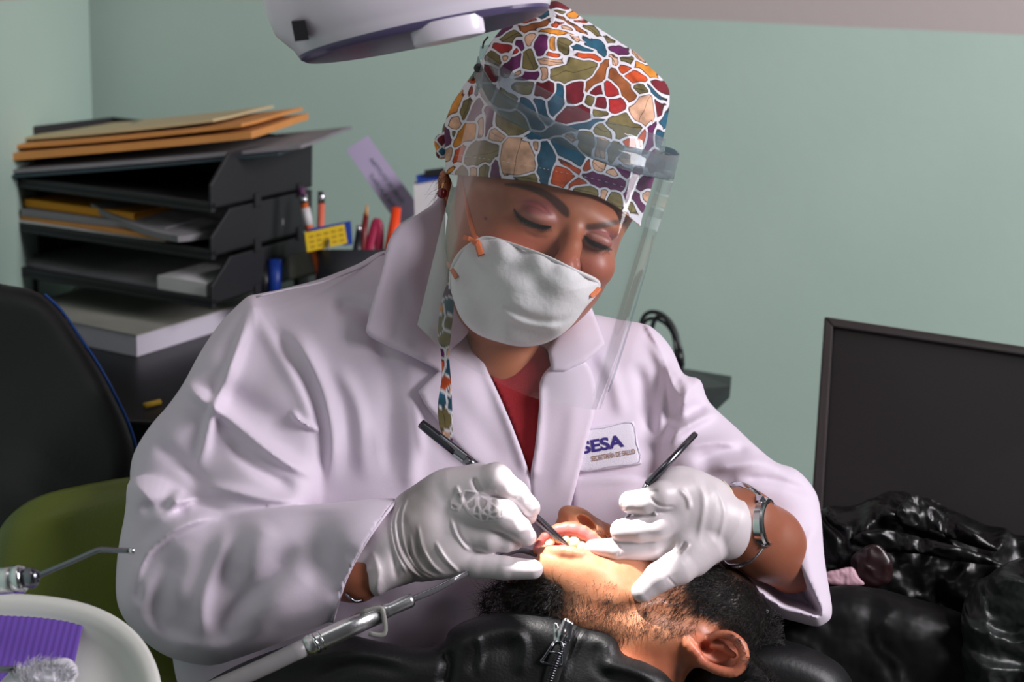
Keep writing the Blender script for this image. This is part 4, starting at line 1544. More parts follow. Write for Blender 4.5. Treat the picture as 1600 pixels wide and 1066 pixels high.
# ------------------------------------------------------------------ cap with its printed pattern
TEAL, MAR, ORA, OLI, PEA, PUR, AMB, BRN, RED = (srgb(30, 84, 108), srgb(112, 18, 34), srgb(196, 76, 28), srgb(118, 106, 64), srgb(214, 168, 138), srgb(96, 28, 84), srgb(214, 136, 44),
                                           srgb(150, 84, 40), srgb(168, 34, 34))
SITES = [
    (868, 9, 20, 7, 15, MAR), (876, 19, 12, 5, 10, OLI), (893, 24, 11, 6, 15, AMB), (893, 39, 34, 3.5, 33, BRN), (906, 33, 12, 3, 12, ORA), (926, 48, 24, 4, 33, OLI), (885, 42, 13, 5, 20, PEA),
    (872, 51, 28, 4, 5, AMB), (865, 69, 11, 4.5, 85, AMB), (905, 60, 22, 4, 20, PEA), (883, 69, 14, 11, 20, OLI), (930, 72, 27, 9, 34, TEAL), (908, 75, 24, 6, 12, TEAL), (921, 87, 20, 5.5, 16, ORA),
    (897, 111, 38, 17, -10, OLI), (934, 117, 36, 6.5, -52, BRN), (974, 131, 30, 9, 52, BRN), (968, 79, 17, 7, 28, PUR), (980, 93, 12, 5, 5, OLI), (957, 92, 12, 5, 60, PEA), (975, 108, 8, 9, 70, ORA),
    (993, 119, 18, 8, 0, ORA), (1012, 110, 26, 6, 35, AMB), (1030, 133, 16, 11, 55, MAR), (1023, 144, 16, 5, 48, TEAL), (1000, 139, 13, 6, 15, OLI), (950, 62, 14, 4, 32, OLI), (956, 54, 16, 3, 33, PUR),
    (1000, 92, 14, 4, 42, PEA), (830, 30, 12, 5, -5, ORA), (845, 22, 14, 6, -15, TEAL), (836, 41, 26, 5, -14, BRN), (872, 37, 14, 4, -10, ORA), (787, 48, 12, 5, -30, PUR), (797, 59, 18, 8, -25, OLI),
    (828, 60, 8, 11, 10, PEA), (845, 72, 11, 16, 18, PUR), (812, 68, 12, 6, 55, PUR), (789, 74, 14, 8, 15, RED), (803, 79, 7, 6, 0, RED), (828, 93, 10, 17, -20, OLI), (803, 98, 21, 8, -48, PUR),
    (791, 90, 4, 4, 0, PEA), (775, 93, 9, 9, 0, OLI), (862, 86, 10, 5, 10, ORA), (862, 96, 24, 6, 12, PEA), (849, 116, 5, 11, 10, PEA), (825, 119, 18, 7, -15, PUR), (808, 113, 5, 3, 0, PEA),
    (820, 132, 13, 8, 0, OLI), (853, 138, 17, 12, 20, MAR), (900, 142, 14, 17, 0, MAR), (869, 156, 25, 10, -72, TEAL), (932, 144, 11, 6, 10, MAR), (956, 142, 10, 10, 0, RED), (960, 164, 13, 12, 40, RED),
    (940, 161, 11, 9, 0, MAR), (898, 181, 26, 13, -8, MAR), (921, 156, 8, 8, 0, OLI), (938, 178, 11, 4, 20, OLI), (1007, 172, 17, 25, 25, PEA), (1029, 168, 6, 16, -22, MAR), (1038, 192, 5, 16, 10, TEAL),
    (974, 196, 28, 15, 10, OLI), (887, 200, 60, 5, -12, TEAL), (943, 203, 13, 9, 20, OLI), (832, 182, 26, 8, 48, TEAL), (850, 178, 20, 7, 68, TEAL), (986, 223, 8, 6, 30, ORA), (1005, 216, 5, 11, 12, ORA),
    (1014, 220, 3, 22, 10, PUR), (888, 236, 28, 11, 40, TEAL), (852, 255, 10, 30, 0, TEAL), (834, 230, 5, 8, -10, PEA), (915, 223, 12, 20, -60, OLI), (897, 216, 14, 7, 30, PEA), (938, 230, 10, 16, 0, PEA),
    (880, 275, 18, 17, 0, ORA), (900, 288, 16, 7, -5, ORA), (890, 262, 16, 6, 25, ORA), (918, 259, 5, 8, 0, ORA), (936, 259, 12, 5, 30, PEA), (954, 270, 8, 4, 30, PEA), (945, 283, 33, 9, 12, PUR),
    (975, 264, 14, 6, 55, PUR), (988, 288, 33, 4, -72, PUR), (1008, 290, 13, 8, -15, PUR), (997, 314, 13, 6, 65, PUR), (915, 299, 22, 8, 12, OLI), (943, 306, 5, 9, 0, PEA), (962, 318, 15, 12, 20, OLI),
    (988, 326, 5, 12, 10, OLI), (980, 336, 7, 6, 0, PEA), (1010, 306, 5, 9, 0, PEA), (808, 247, 27, 31, 15, PEA), (754, 240, 26, 18, -15, OLI), (773, 269, 6, 24, 0, PUR), (758, 268, 8, 14, 0, OLI),
    (817, 279, 20, 5, 8, OLI), (774, 211, 13, 10, 30, PEA), (764, 190, 24, 7, -74, PUR), (742, 172, 20, 6, -60, PUR), (797, 190, 28, 17, 25, OLI), (724, 212, 22, 10, -48, AMB), (715, 241, 22, 5.5, -65, ORA),
    (703, 240, 5, 10, 10, PEA), (729, 168, 6, 22, 20, OLI), (713, 192, 9, 11, 0, PEA), (712, 158, 28, 7, -62, AMB), (735, 148, 10, 5, -60, ORA), (746, 143, 8, 3, -60, TEAL), (720, 269, 11, 6, 0, OLI),
    (739, 270, 5, 6, 0, PEA), (699, 216, 5, 13, 0, PUR), (707, 209, 4, 5, 0, OLI), (707, 262, 5, 9, 10, AMB), (752, 200, 4, 14, 0, PEA), (720, 140, 10, 5, -50, ORA), (765, 115, 12, 8, -50, MAR),
    (762, 145, 14, 9, 50, OLI), (787, 160, 20, 12, 40, OLI), (1035, 212, 8, 12, 0, TEAL), (1020, 250, 10, 12, 0, PUR), (980, 250, 14, 10, 0, PEA), (960, 238, 10, 12, 30, OLI)]
_pal = [TEAL, MAR, ORA, OLI, PEA, PUR, AMB, OLI, PEA, BRN]
_rr = np.random.RandomState(4)


def fill_sites(base, x0, x1, y0, y1, sp=22):
    S = list(base)
    for gx in np.arange(x0, x1, sp):
        for gy in np.arange(y0, y1, sp):
            px, py = gx + _rr.rand() * sp * .6, gy + _rr.rand() * sp * .6
            if all(math.hypot(px - s[0], py - s[1]) > max(s[2], s[3]) + sp * .45 for s in S):
                S.append((px, py, 6 + _rr.rand() * 12, 5 + _rr.rand() * 5, _rr.rand() * 180, _pal[_rr.randint(len(_pal))]))
    return S


def pattern(px, py, sites, white=1.5, line=0.8, grow=9):
    qx = px + vnoise(px, py, 13, 1) * 2.2
    qy = py + vnoise(px, py, 13, 2) * 2.2
    b1 = np.full(len(px), 1e9)
    b2 = np.full(len(px), 1e9)
    who = np.zeros(len(px), int)
    vv = np.zeros(len(px))
    for i, (cx, cy, a, b, an, c) in enumerate(sites):
        m = (np.abs(qx - cx) < max(a, b) + 40) & (np.abs(qy - cy) < max(a, b) + 40)
        ca, sa = math.cos(math.radians(an)), math.sin(math.radians(an))
        u = (qx[m] - cx) * ca + (qy[m] - cy) * sa
        v = -(qx[m] - cx) * sa + (qy[m] - cy) * ca
        k0 = np.sqrt((u / a) ** 2 + (v / b) ** 2)
        k1 = np.sqrt((u / a ** 2) ** 2 + (v / b ** 2) ** 2)
        d = k0 * (k0 - 1) / np.maximum(k1, 1e-6)
        d = np.where(k0 < 1e-3, -min(a, b), d)
        o1, o2 = b1[m], b2[m]
        nw = d < o1
        b2[m] = np.where(nw, o1, np.minimum(o2, d))
        b1[m] = np.where(nw, d, o1)
        wv = who[m]
        wv[nw] = i
        who[m] = wv
        t = vv[m]
        t[nw] = (v if a > b else u)[nw]
        vv[m] = t
    mm = (b2 - b1) / 2
    t = np.minimum(mm, grow - b1)
    cs = np.array([s[5] for s in sites])
    c = cs[who]
    shade = 1 + 0.35 * vnoise(px, py, 15, 7) + 0.15 * vnoise(px, py, 5, 8)
    c = c * shade[:, None]
    leaf = np.array([(s[5] in (OLI, PEA)) and max(s[2], s[3]) > 11 for s in sites])[who]
    rib = leaf & (np.abs(vv + vnoise(px, py, 20, 3) * 1.5) < 0.55)
    wht = np.array(srgb(226, 224, 232))
    blk = np.array(srgb(40, 34, 36))
    k = sstep(white - .45, white + .45, t)[:, None]
    out = wht * (1 - k) + c * k
    kb = (sstep(white - .1, white + .3, t) * (1 - sstep(white + line - .1, white + line + .5, t)))[:, None]
    out = out * (1 - kb * .9) + blk * kb * .9
    out = np.where(rib[:, None] & (t > white)[:, None], out * 0.35, out)
    return np.clip(out, 0, 1)


CAPB = [(600, 274), (697, 272.5), (741, 275), (785, 279), (836, 285), (876, 294), (934, 307), (964, 324), (994, 349), (1012, 365), (1100, 420), (1100, 700), (600, 700)]
K = Field()
K.ell((866, 238, 118), (156, 208, 180), rot=8, k=10)
K.pad([(859, 3), (876, 4), (910, 28), (944, 55), (991, 80), (1018, 107), (1043, 134), (1046, 162), (1041, 196), (1034, 225), (1026, 263), (1014, 304), (1002, 345), (990, 420), (900, 500), (780, 500),
       (706, 420), (697, 330), (696, 272), (696, 236), (696, 189), (722, 137), (745, 112), (757, 84), (770, 62), (789, 40), (812, 22), (840, 8)], [(870, 60, 110), (870, 250, 90)], 155, 180, 150, k=10,
      strokes=[([(862, 60), (890, 75), (930, 88), (955, 100), (965, 120)], 9, 7, 'lip'), ([(900, 30), (940, 70), (1000, 115)], 9, -7, 'ridge'),
               ([(850, 60), (880, 90), (900, 92)], 8, -5, 'ridge'), ([(780, 60), (800, 90), (790, 130)], 10, 5, 'ridge'), ([(930, 60), (970, 95), (1020, 150)], 9, 7, 'lip'),
               ([(995, 110), (1010, 160), (1005, 210)], 9, 5, 'ridge'), ([(960, 120), (985, 160), (995, 200)], 10, -4, 'ridge'),
               ([(700, 200), (730, 170), (750, 130)], 8, 5, 'ridge'), ([(710, 250), (725, 200), (760, 150)], 8, -4, 'ridge'), ([(820, 20), (850, 45), (860, 60)], 8, 5, 'ridge'),
               ([(870, 20), (900, 60), (930, 70)], 7, 5, 'ridge'), ([(700, 262), (785, 270), (876, 284), (940, 298), (1000, 335)], 3, 1.2, 'ridge', .05)])
cb_poly = np.array(CAPB, float)
K.add(lambda x, y, w: poly_sdf(cb_poly, x, y), (np.array((600, 262, -200)), np.array((1100, 560, 420))), 1.5, 'c')
kv, kq = K.mesh((670, -20, -90), (1075, 380, 330), 3.2, 1, 1)
# the visible front gets a second split so the print stays crisp
kv, kq = subdivide(kv, kq)
ksites = fill_sites(SITES, 660, 1090, -20, 420)
kx = np.where(kv[:, 2] > 130, kv[:, 0] + (kv[:, 2] - 130) * np.sign(kv[:, 0] - 868) * .8, kv[:, 0])
kc = pattern(kx, kv[:, 1] + np.maximum(kv[:, 2] - 130, 0) * .1, ksites)
M_cap = mat('printed_cap_cloth', (0.5, 0.4, 0.4), 0.8, attr='Col', bump=0.25, bscale=1400, bdist=0.0003)
cap = mesh_np('cap', kv, kq, M_cap, dentist, cols=kc)
hk = height_map(kv, 680, 1060, 0, 370, 4, 1)
M_thread = mat('white_thread', srgb(225, 222, 228), .7)
mb_pts = [(700, 241), (741, 246), (785, 252), (836, 261), (876, 269), (934, 281), (1000, 300), (1016, 306)]
q_ = smooth_open(np.array(mb_pts, float), 12)
rts = []
for i in range(0, len(q_) - 2, 2):
    a, b = q_[i], q_[i] + (q_[i + 1] - q_[i]) * .9
    rts.append(([(a[0], a[1], float(hk(*a)) - 1.2), (b[0], b[1], float(hk(*b)) - 1.2)], 0.42))
strands('stitching', rts, M_thread, cap, n=4)


def cloth_strip(name, L, R, m, parent, shift, thick=3):
    L, R = smooth_open(np.array(L, float), 10), smooth_open(np.array(R, float), 10)
    n, mid = len(L), 20
    G = np.array([[L[i] * (1 - j / mid) + R[i] * j / mid for j in range(mid + 1)] for i in range(n)])
    flat = G.reshape(-1, 3)
    S = fill_sites([], 560, 860, 60, 760, 13)
    S = [(a, b, c * .75, d * .75, e, f) for a, b, c, d, e, f in S]
    cc = pattern(flat[:, 0] + shift, flat[:, 1], S, 1.3, .6, 9)
    return sheet_grid(name, G, thick, m, parent, cc)


ties = cloth_strip('tie_strip', [(701, 436, 40), (690, 470, 30), (684, 520, 20), (689, 552, 18), (690, 590, 18), (684, 640, 20), (691, 692, 24)],
                   [(711, 440, 40), (709, 480, 28), (704, 528, 18), (702, 556, 16), (705, 600, 16), (707, 650, 18), (707, 690, 22)], M_cap, dentist, 0)
kn = Field()
kn.ell((692, 226, 150), (13, 17, 16), rot=-20, k=4).ell((690, 240, 150), (9, 9, 12), k=4).ell((700, 205, 160), (9, 16, 14), k=5)
v, q = kn.mesh((670, 180, 120), (720, 265, 190), 2.5, 1, 1)
mesh_np('tie_knot', v, q, M_cap, dentist, cols=pattern(v[:, 0] * 1.6, v[:, 1] * 1.6, fill_sites([], 1050, 1200, 280, 430, 16)))

# ------------------------------------------------------------------ mask
MASK = [(745, 373), (764, 369), (784, 374), (820, 386), (860, 401), (900, 420), (936, 438), (934, 458), (914, 482), (897, 505), (876, 524), (848, 538), (815, 542), (780, 535), (745, 522), (722, 500),
        (709, 470), (702, 440), (706, 412), (720, 390)]
MC = [(712, 430, 2), (745, 380, -22), (800, 385, -50), (860, 405, -84), (885, 420, -96), (935, 442, -46), (900, 500, -58), (820, 540, -30), (740, 515, -4), (820, 460, -66)]
Mk = Field().pad(MASK, MC, 36, 9, 46, strokes=[
    ([(775, 468), (800, 485), (830, 498), (870, 503), (900, 488)], 7, -5, 'ridge'),
    ([(770, 480), (805, 500), (845, 512), (880, 506)], 9, 5, 'lip'),
    ([(730, 400), (760, 430), (800, 445), (850, 450)], 14, 4, 'ridge'),
    ([(745, 440), (770, 470), (790, 500)], 12, 3, 'ridge'),
    ([(760, 400), (800, 420), (860, 425), (910, 455)], 12, -3, 'ridge')])
v, q = Mk.mesh((690, 355, -150), (950, 555, 50), 3, 1, 1)
M_mask = mat('white_mask_felt', srgb(225, 222, 224), 0.85, bump=0.5, bscale=260, bdist=0.0008, sheen=.2)
mask = mesh_np('face_mask', v, q, M_mask, dentist)
hm = height_map(v, 690, 950, 355, 555, 3, 1)
edge_pts = [(704, 452), (707, 418), (722, 394), (746, 376), (765, 372), (800, 382), (850, 400), (895, 421), (933, 441), (930, 458)]
tube('rim', [(a, b, float(hm(a, b)) + 2) for a, b in edge_pts], 3.3, M_mask, mask, n=8, flat=.7)
M_band = mat('orange_elastic', srgb(226, 118, 66), 0.6, bump=.3, bscale=900)


def strap(name, pts, wd, parent, lift=2, surf=None):
    P = smooth_open(np.array([(a, b) for a, b in pts], float), 6)
    T = np.gradient(P, axis=0)
    T /= np.linalg.norm(T, axis=1)[:, None]
    N = np.column_stack([-T[:, 1], T[:, 0]])
    ws = np.interp(np.linspace(0, 1, len(P)), np.linspace(0, 1, len(wd)), wd)
    L, R = P + N * ws[:, None], P - N * ws[:, None]
    f = surf
    G = np.array([[np.array((*(L[i] * (1 - j / 3) + R[i] * j / 3), float(f(*P[i])) - lift)) for j in range(4)] for i in range(len(P))])
    return sheet_grid(name, G, 1.5, M_band, parent)


hf = lambda a, b: min(float(hb(a, b)), float(hm(a, b)) if (b > 372 and a > 704) else 1e9)
strap('strap', [(721, 276), (727, 310), (735, 345), (745, 378), (752, 400)], [0.8, 2, 3.6, 5, 5.5], mask, 2.5, hf)
strap('strap_end', [(724, 370), (736, 375), (745, 382)], [4, 4, 4], mask, 3, lambda a, b: hf(a, b) - 0)
strap('strap', [(697, 408), (704, 418), (714, 435)], [2, 3.5, 4], mask, 3, hf)
strap('strap', [(923, 464), (930, 457), (936, 449)], [3, 5, 5], mask, 3, hf)
tube('staple', [(747, 401, float(hf(747, 401)) - 5), (757, 397, float(hf(757, 397)) - 5)], 0.9, M_dsteel, mask, n=6, sub=1)

# ------------------------------------------------------------------ face shield
def clear_plastic(name, tint, alpha, rough=0.03, haze=0.02):
    m = bpy.data.materials.new(name)
    m.use_nodes = True
    nt = m.node_tree
    for n in list(nt.nodes):
        nt.nodes.remove(n)
    out = nt.nodes.new('ShaderNodeOutputMaterial')
    tr = nt.nodes.new('ShaderNodeBsdfTransparent')
    tr.inputs[0].default_value = (*tint, 1)
    df = nt.nodes.new('ShaderNodeBsdfDiffuse')
    df.inputs[0].default_value = (*[min(1, t * .7) for t in tint], 1)
    gl = nt.nodes.new('ShaderNodeBsdfGlossy')
    gl.inputs['Roughness'].default_value = rough
    gl.inputs[0].default_value = (1, 1, 1, 1)
    m1 = nt.nodes.new('ShaderNodeMixShader')
    m1.inputs[0].default_value = haze
    nt.links.new(tr.outputs[0], m1.inputs[1])
    nt.links.new(df.outputs[0], m1.inputs[2])
    fz = nt.nodes.new('ShaderNodeFresnel')
    fz.inputs['IOR'].default_value = 1.25
    ml = nt.nodes.new('ShaderNodeMath')
    ml.operation = 'MULTIPLY'
    ml.inputs[1].default_value = alpha
    mn = nt.nodes.new('ShaderNodeMath')
    mn.operation = 'MINIMUM'
    mn.inputs[1].default_value = 0.28
    nt.links.new(fz.outputs[0], mn.inputs[0])
    nt.links.new(mn.outputs[0], ml.inputs[0])
    m2 = nt.nodes.new('ShaderNodeMixShader')
    nt.links.new(ml.outputs[0], m2.inputs[0])
    nt.links.new(m1.outputs[0], m2.inputs[1])
    nt.links.new(gl.outputs[0], m2.inputs[2])
    tc = nt.nodes.new('ShaderNodeTexCoord')
    ns = nt.nodes.new('ShaderNodeTexNoise')
    ns.inputs['Scale'].default_value = 12
    nt.links.new(tc.outputs['Object'], ns.inputs['Vector'])
    bp = nt.nodes.new('ShaderNodeBump')
    bp.inputs['Strength'].default_value = 0.12
    bp.inputs['Distance'].default_value = 0.004
    nt.links.new(ns.outputs['Fac'], bp.inputs['Height'])
    nt.links.new(bp.outputs['Normal'], gl.inputs['Normal'])
    nt.links.new(m2.outputs[0], out.inputs[0])
    return m


M_visor = clear_plastic('clear_visor', (0.95, 0.965, 0.965), 1.0, 0.04, 0.035)
M_vband = clear_plastic('grey_clear_band', (0.60, 0.66, 0.69), 1.0, 0.08, 0.22)
M_vband2 = clear_plastic('clear_inner_band', (0.82, 0.86, 0.88), 1.0, 0.05, 0.07)
VT = [(748, 112, 14), (754, 138, -14), (771, 166, -46), (805, 193, -86), (850, 214, -112), (900, 234, -126), (950, 253, -124), (1000, 269, -104), (1036, 278, -70), (1053, 280, -28), (1050, 275, 20), (1034, 268, 70)]
VB = [(652, 508, -20), (668, 524, -46), (692, 548, -76), (735, 576, -104), (790, 604, -126), (840, 624, -140), (885, 634, -142), (915, 639, -128), (934, 640, -104), (942, 636, -66), (938, 628, -16), (926, 618, 30)]


def ruled(name, T, Bm, m, parent, rows=14, thick=1.0, bulge=0):
    T, Bm = smooth_open(np.array(T, float), 6), smooth_open(np.array(Bm, float), 6)
    G = np.array([[T[i] * (1 - j / rows) + Bm[i] * j / rows - np.array((0, 0, bulge * math.sin(math.pi * j / rows))) for j in range(rows + 1)] for i in range(len(T))])
    n, k = G.shape[:2]
    f = [(i * k + j, (i + 1) * k + j, (i + 1) * k + j + 1, i * k + j + 1) for i in range(n - 1) for j in range(k - 1)]
    o = mesh_np(name, G.reshape(-1, 3), f, m, parent, True)
    if thick:
        sm = o.modifiers.new('thickness', 'SOLIDIFY')
        sm.thickness = thick
    return o


shield = ruled('face_shield', VT, VB, M_visor, dentist, 16, 0, 4)
HU = [(748, 88, 18), (757, 110, -10), (777, 138, -46), (812, 161, -90), (850, 181, -116), (900, 202, -131), (950, 221, -129), (1000, 233, -108), (1040, 242, -74), (1060, 242, -28), (1054, 234, 20), (1036, 228, 68), (1006, 222, 110)]
HL = [(741, 118, 18), (752, 148, -10), (772, 173, -46), (808, 196, -90), (850, 215, -116), (904, 239, -131), (950, 258, -129), (1000, 272, -108), (1033, 280, -74), (1050, 283, -28), (1047, 277, 20), (1032, 270, 68), (1002, 262, 110)]
ruled('headband', HU, HL, M_vband, shield, 3, 0.0007)
IU = [(760, 86, 60), (780, 100, 8), (810, 118, -48), (845, 136, -78), (878, 153, -92), (925, 179, -98), (975, 196, -92), (1020, 209, -62), (1040, 218, -20)]
IL = [(756, 128, 60), (772, 148, 8), (806, 170, -48), (840, 190, -78), (876, 206, -92), (922, 228, -98), (972, 246, -92), (1018, 256, -62), (1036, 262, -20)]
ruled('inner_band', IU, IL, M_vband2, shield, 3, 0.0005)
rv = WV(747, 106, 6)
lathe('rivet', rv, RM @ np.array((-0.35, 0.0, 1.0)), [(0.0034, -0.002), (0.0036, 0.0), (0.003, 0.0014), (0.0012, 0.002), (0.0005, 0.002)], M_blackp, shield, n=24)
tube('edge', [(1021, 368, 40), (1012, 410, 38), (1000, 452, 34), (985, 505, 30), (968, 560, 26), (955, 600, 22), (950, 612, 20)], 1.7, M_vband2, shield, n=8)
card('clear_tab', [(750, 72), (765, 70), (762, 92), (748, 94)], 90, 2, M_vband2, shield)
tube('elastic_end', [(754, 76, 92), (756, 66, 92), (763, 57, 92)], 1.4, M_blackp, shield, n=6)
tube('side_strap', [(744, 112, 22), (728, 135, 120), (708, 165, 170), (700, 190, 230)], 5, M_blackp, shield, n=8, flat=.3)
# ------------------------------------------------------------------ gloved right hand (image left) with tweezers
G1 = Field()
G1.chain([(560, 872, -60, 40), (610, 848, -66, 48), (650, 828, -70, 54)], k=10)
G1.pad([(618, 783), (650, 756), (686, 734), (723, 728), (758, 724), (778, 750), (770, 800), (760, 850), (742, 884), (718, 900), (682, 907), (652, 908), (628, 890), (606, 840)],
       [(620, 830, -66), (690, 800, -74), (760, 780, -84), (720, 880, -80)], 40, 36, 46, k=12)
# index, middle, ring, little, thumb behind
G1.chain([(712, 765, -88, 30), (775, 748, -112, 24), (806, 770, -114, 18), (829, 794, -108, 15.5)], k=9)
G1.chain([(716, 795, -90, 30), (786, 806, -122, 25), (812, 826, -118, 18), (824, 839, -112, 14.5)], k=4)
G1.chain([(704, 830, -84, 30), (764, 842, -104, 22), (792, 847, -102, 16), (804, 848, -98, 12.5)], k=4)
G1.chain([(688, 866, -78, 32), (745, 882, -92, 22), (790, 888, -104, 18.5), (833, 890, -112, 15.5)], k=4)
G1.chain([(690, 790, -50, 30), (752, 786, -44, 21), (800, 796, -52, 17), (826, 806, -66, 14)], k=6)
# flared cuff
G1.pad([(562, 884), (584, 838), (604, 805), (619, 788), (640, 800), (652, 850), (664, 902), (650, 909), (628, 916), (607, 923), (590, 932), (574, 924), (566, 905)], -64, 50, 46, 34, k=6,
       strokes=[([(575, 850), (590, 890), (590, 925)], 6, 5, 'ridge'), ([(600, 830), (615, 870), (620, 912)], 5, -4, 'ridge')])
gv, gq = G1.mesh((545, 705, -160), (860, 945, 0), 3.2, 1, 1)
fr_ = gv[:, 2] < -60
for s in (([(628, 782), (617, 815), (624, 860), (644, 892), (664, 906)], 2.6, 3.2, 'ridge', .1), ([(637, 775), (627, 810), (633, 856), (654, 892), (680, 907)], 2.2, 2.6, 'ridge', .1),
          ([(620, 790), (611, 820), (618, 862), (636, 898)], 2.2, 2.6, 'ridge', .1), ([(652, 815), (660, 856), (678, 886), (700, 901)], 3, 3.6, 'ridge'),
          ([(640, 830), (647, 866), (664, 892), (690, 906)], 2.6, 2.4, 'ridge'), ([(678, 843), (696, 873), (721, 899)], 2.8, 3.6, 'ridge'),
          ([(703, 806), (713, 835), (728, 856), (741, 862)], 2.6, 3.0, 'ridge'), ([(711, 815), (720, 840), (736, 858)], 2.4, -2.6, 'ridge'),
          ([(738, 745), (744, 762), (752, 773)], 4, -4, 'ridge'), ([(776, 764), (779, 774), (778, 780)], 2, -2, 'ridge'), ([(806, 778), (812, 786), (808, 796)], 3, 0.8, 'ridge'),
          ([(822, 783), (834, 790), (840, 800)], 3, 0.8, 'ridge'), ([(712, 757), (720, 778), (722, 790)], 3, 3, 'ridge'), ([(640, 850), (650, 880), (670, 902)], 2, 2, 'ridge')):
    gv[:, 2] -= make_stroke(*s)(gv[:, 0], gv[:, 1]) * fr_
# the webbed, embossed patch over the knuckle
lx, ly = gv[:, 0], gv[:, 1]
em = [(704, 796), (702, 782), (712, 770), (726, 766), (750, 768), (776, 778), (790, 790), (786, 808), (774, 816), (750, 816), (734, 806), (722, 790), (716, 800)]
ed_ = -poly_sdf(np.array(em, float), lx, ly)
cells = [(_rr.rand() * 95 + 700, _rr.rand() * 55 + 763) for _ in range(26)]
dd = np.sort(np.stack([np.hypot(lx - a, ly - b) for a, b in cells], 1), 1)
web = 1 - sstep(1.2, 2.2, (dd[:, 1] - dd[:, 0]) / 2)
web = np.maximum(web, 1 - sstep(2, 3.2, ed_))
inp = sstep(0, 1, ed_) * fr_
gv[:, 2] -= inp * web * 1.0
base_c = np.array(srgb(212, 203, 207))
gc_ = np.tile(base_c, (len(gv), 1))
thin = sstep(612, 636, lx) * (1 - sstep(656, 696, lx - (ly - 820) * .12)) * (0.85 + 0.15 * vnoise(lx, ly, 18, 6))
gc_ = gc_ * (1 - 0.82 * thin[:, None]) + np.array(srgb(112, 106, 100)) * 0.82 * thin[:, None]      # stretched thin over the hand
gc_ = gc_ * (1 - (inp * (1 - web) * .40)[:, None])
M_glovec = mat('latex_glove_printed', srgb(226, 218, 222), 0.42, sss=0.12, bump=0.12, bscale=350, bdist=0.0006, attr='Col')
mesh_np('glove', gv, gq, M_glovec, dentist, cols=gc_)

# tweezers
tw = empty('tweezers', WV(775, 760, -60))
tag(tw, 'steel tweezers with dark grip held in the right hand and reaching into the mouth', 'tweezers')
M_tgrip = mat('tweezer_grip', (0.05, 0.05, 0.06), 0.22, metal=0.7)
T0, T1, T2 = np.array((658, 662, 0.)), np.array((735, 724, -34.)), np.array((893, 858, -84.))
for sgn, nm in ((1, 'tweezer_arm'), (-1, 'tweezer_arm')):
    o3 = np.array((-0.62, 0.78, 0.0)) * sgn
    z3 = np.array((0, 0, 2.6 * sgn))
    P = [T0 + z3 * .4, T0 * .6 + T1 * .4 + o3 * 1.5 + z3, T1 + o3 * 2.5 + z3, T1 * .55 + T2 * .45 + o3 * 3.5 + z3, T1 * .2 + T2 * .8 + o3 * 2.6 + z3, T2 + o3 * .4]
    tube(nm, P, [5.6, 7.0, 6.4, 5.0, 3.6, 1.2], M_steel if sgn > 0 else M_dsteel, tw, n=12, flat=.45)
tube('grip', [T0, T0 * .75 + T1 * .25, T0 * .3 + T1 * .7], [7.4, 8.2, 7.6], M_tgrip, tw, n=16, flat=.8)
tube('ridge', [T1 - np.array((8, 7, 6.)), T1 + np.array((6, 5, -9.))], [7.4, 7.0], M_dsteel, tw, n=16, sub=1, flat=.8)

# ------------------------------------------------------------------ gloved left hand (image right) with the probe handle
G2 = Field()
G2.chain([(1132, 820, -60, 56), (1105, 806, -72, 50), (1068, 800, -80, 44)], k=10)
G2.pad([(1009, 757), (1030, 738), (1056, 728), (1083, 731), (1107, 741), (1131, 755), (1144, 782), (1152, 809), (1151, 836), (1137, 859), (1117, 880), (1095, 900), (1070, 900), (1040, 870), (1030, 820), (1015, 780)],
       [(1020, 770, -84), (1080, 780, -76), (1140, 820, -60), (1080, 880, -84)], 44, 40, 46, k=12)
G2.chain([(1076, 770, -92, 30), (1034, 776, -116, 24), (1008, 784, -118, 20), (985, 785, -112, 18)], k=5)      # ring
G2.chain([(1080, 804, -90, 30), (1030, 822, -106, 24), (1000, 826, -106, 21), (971, 829, -100, 18)], k=4)      # middle
G2.chain([(1080, 836, -84, 32), (1026, 855, -90, 21), (965, 858, -88, 18), (926, 856, -84, 13)], k=4)        # index
G2.chain([(1100, 850, -86, 36), (1060, 886, -108, 28), (1030, 902, -116, 23), (1004, 924, -116, 18)], k=6)     # thumb
G2.chain([(1075, 762, -66, 24), (1042, 754, -60, 17), (1022, 752, -64, 13)], k=5)                              # little, behind
gv2, gq2 = G2.mesh((895, 710, -165), (1175, 960, 10), 3.2, 1, 1)
fr_ = gv2[:, 2] < -50
for s in (([(1012, 772), (1030, 790), (1058, 792)], 2.5, -2.6, 'ridge'), ([(1072, 845), (1062, 862), (1050, 872)], 3.2, -4, 'ridge'), ([(1078, 848), (1072, 858), (1062, 866)], 2.2, 3, 'ridge'),
          ([(1060, 762), (1075, 780), (1078, 800)], 4, 3, 'ridge'), ([(1092, 745), (1100, 790), (1090, 850)], 5, 2.2, 'ridge'), ([(1115, 750), (1132, 800), (1118, 860)], 4, 1.6, 'ridge'),
          ([(1042, 900), (1052, 912), (1058, 916)], 2, -1.6, 'ridge'), ([(1000, 805), (1024, 802), (1036, 803)], 2.2, 2.2, 'ridge'), ([(1022, 800), (1026, 806)], 2, 3, 'ridge', .1),
          ([(962, 842), (968, 860), (964, 872)], 2.4, -1.8, 'ridge'), ([(980, 776), (972, 790), (976, 800)], 4, -3.5, 'ridge'), ([(1000, 760), (1014, 768), (1030, 766)], 3, -2, 'ridge')):
    gv2[:, 2] -= make_stroke(*s)(gv2[:, 0], gv2[:, 1]) * fr_
g2 = mesh_np('glove', gv2, gq2, M_glove, dentist)
hg2 = height_map(gv2, 895, 1175, 710, 960, 3, 1)
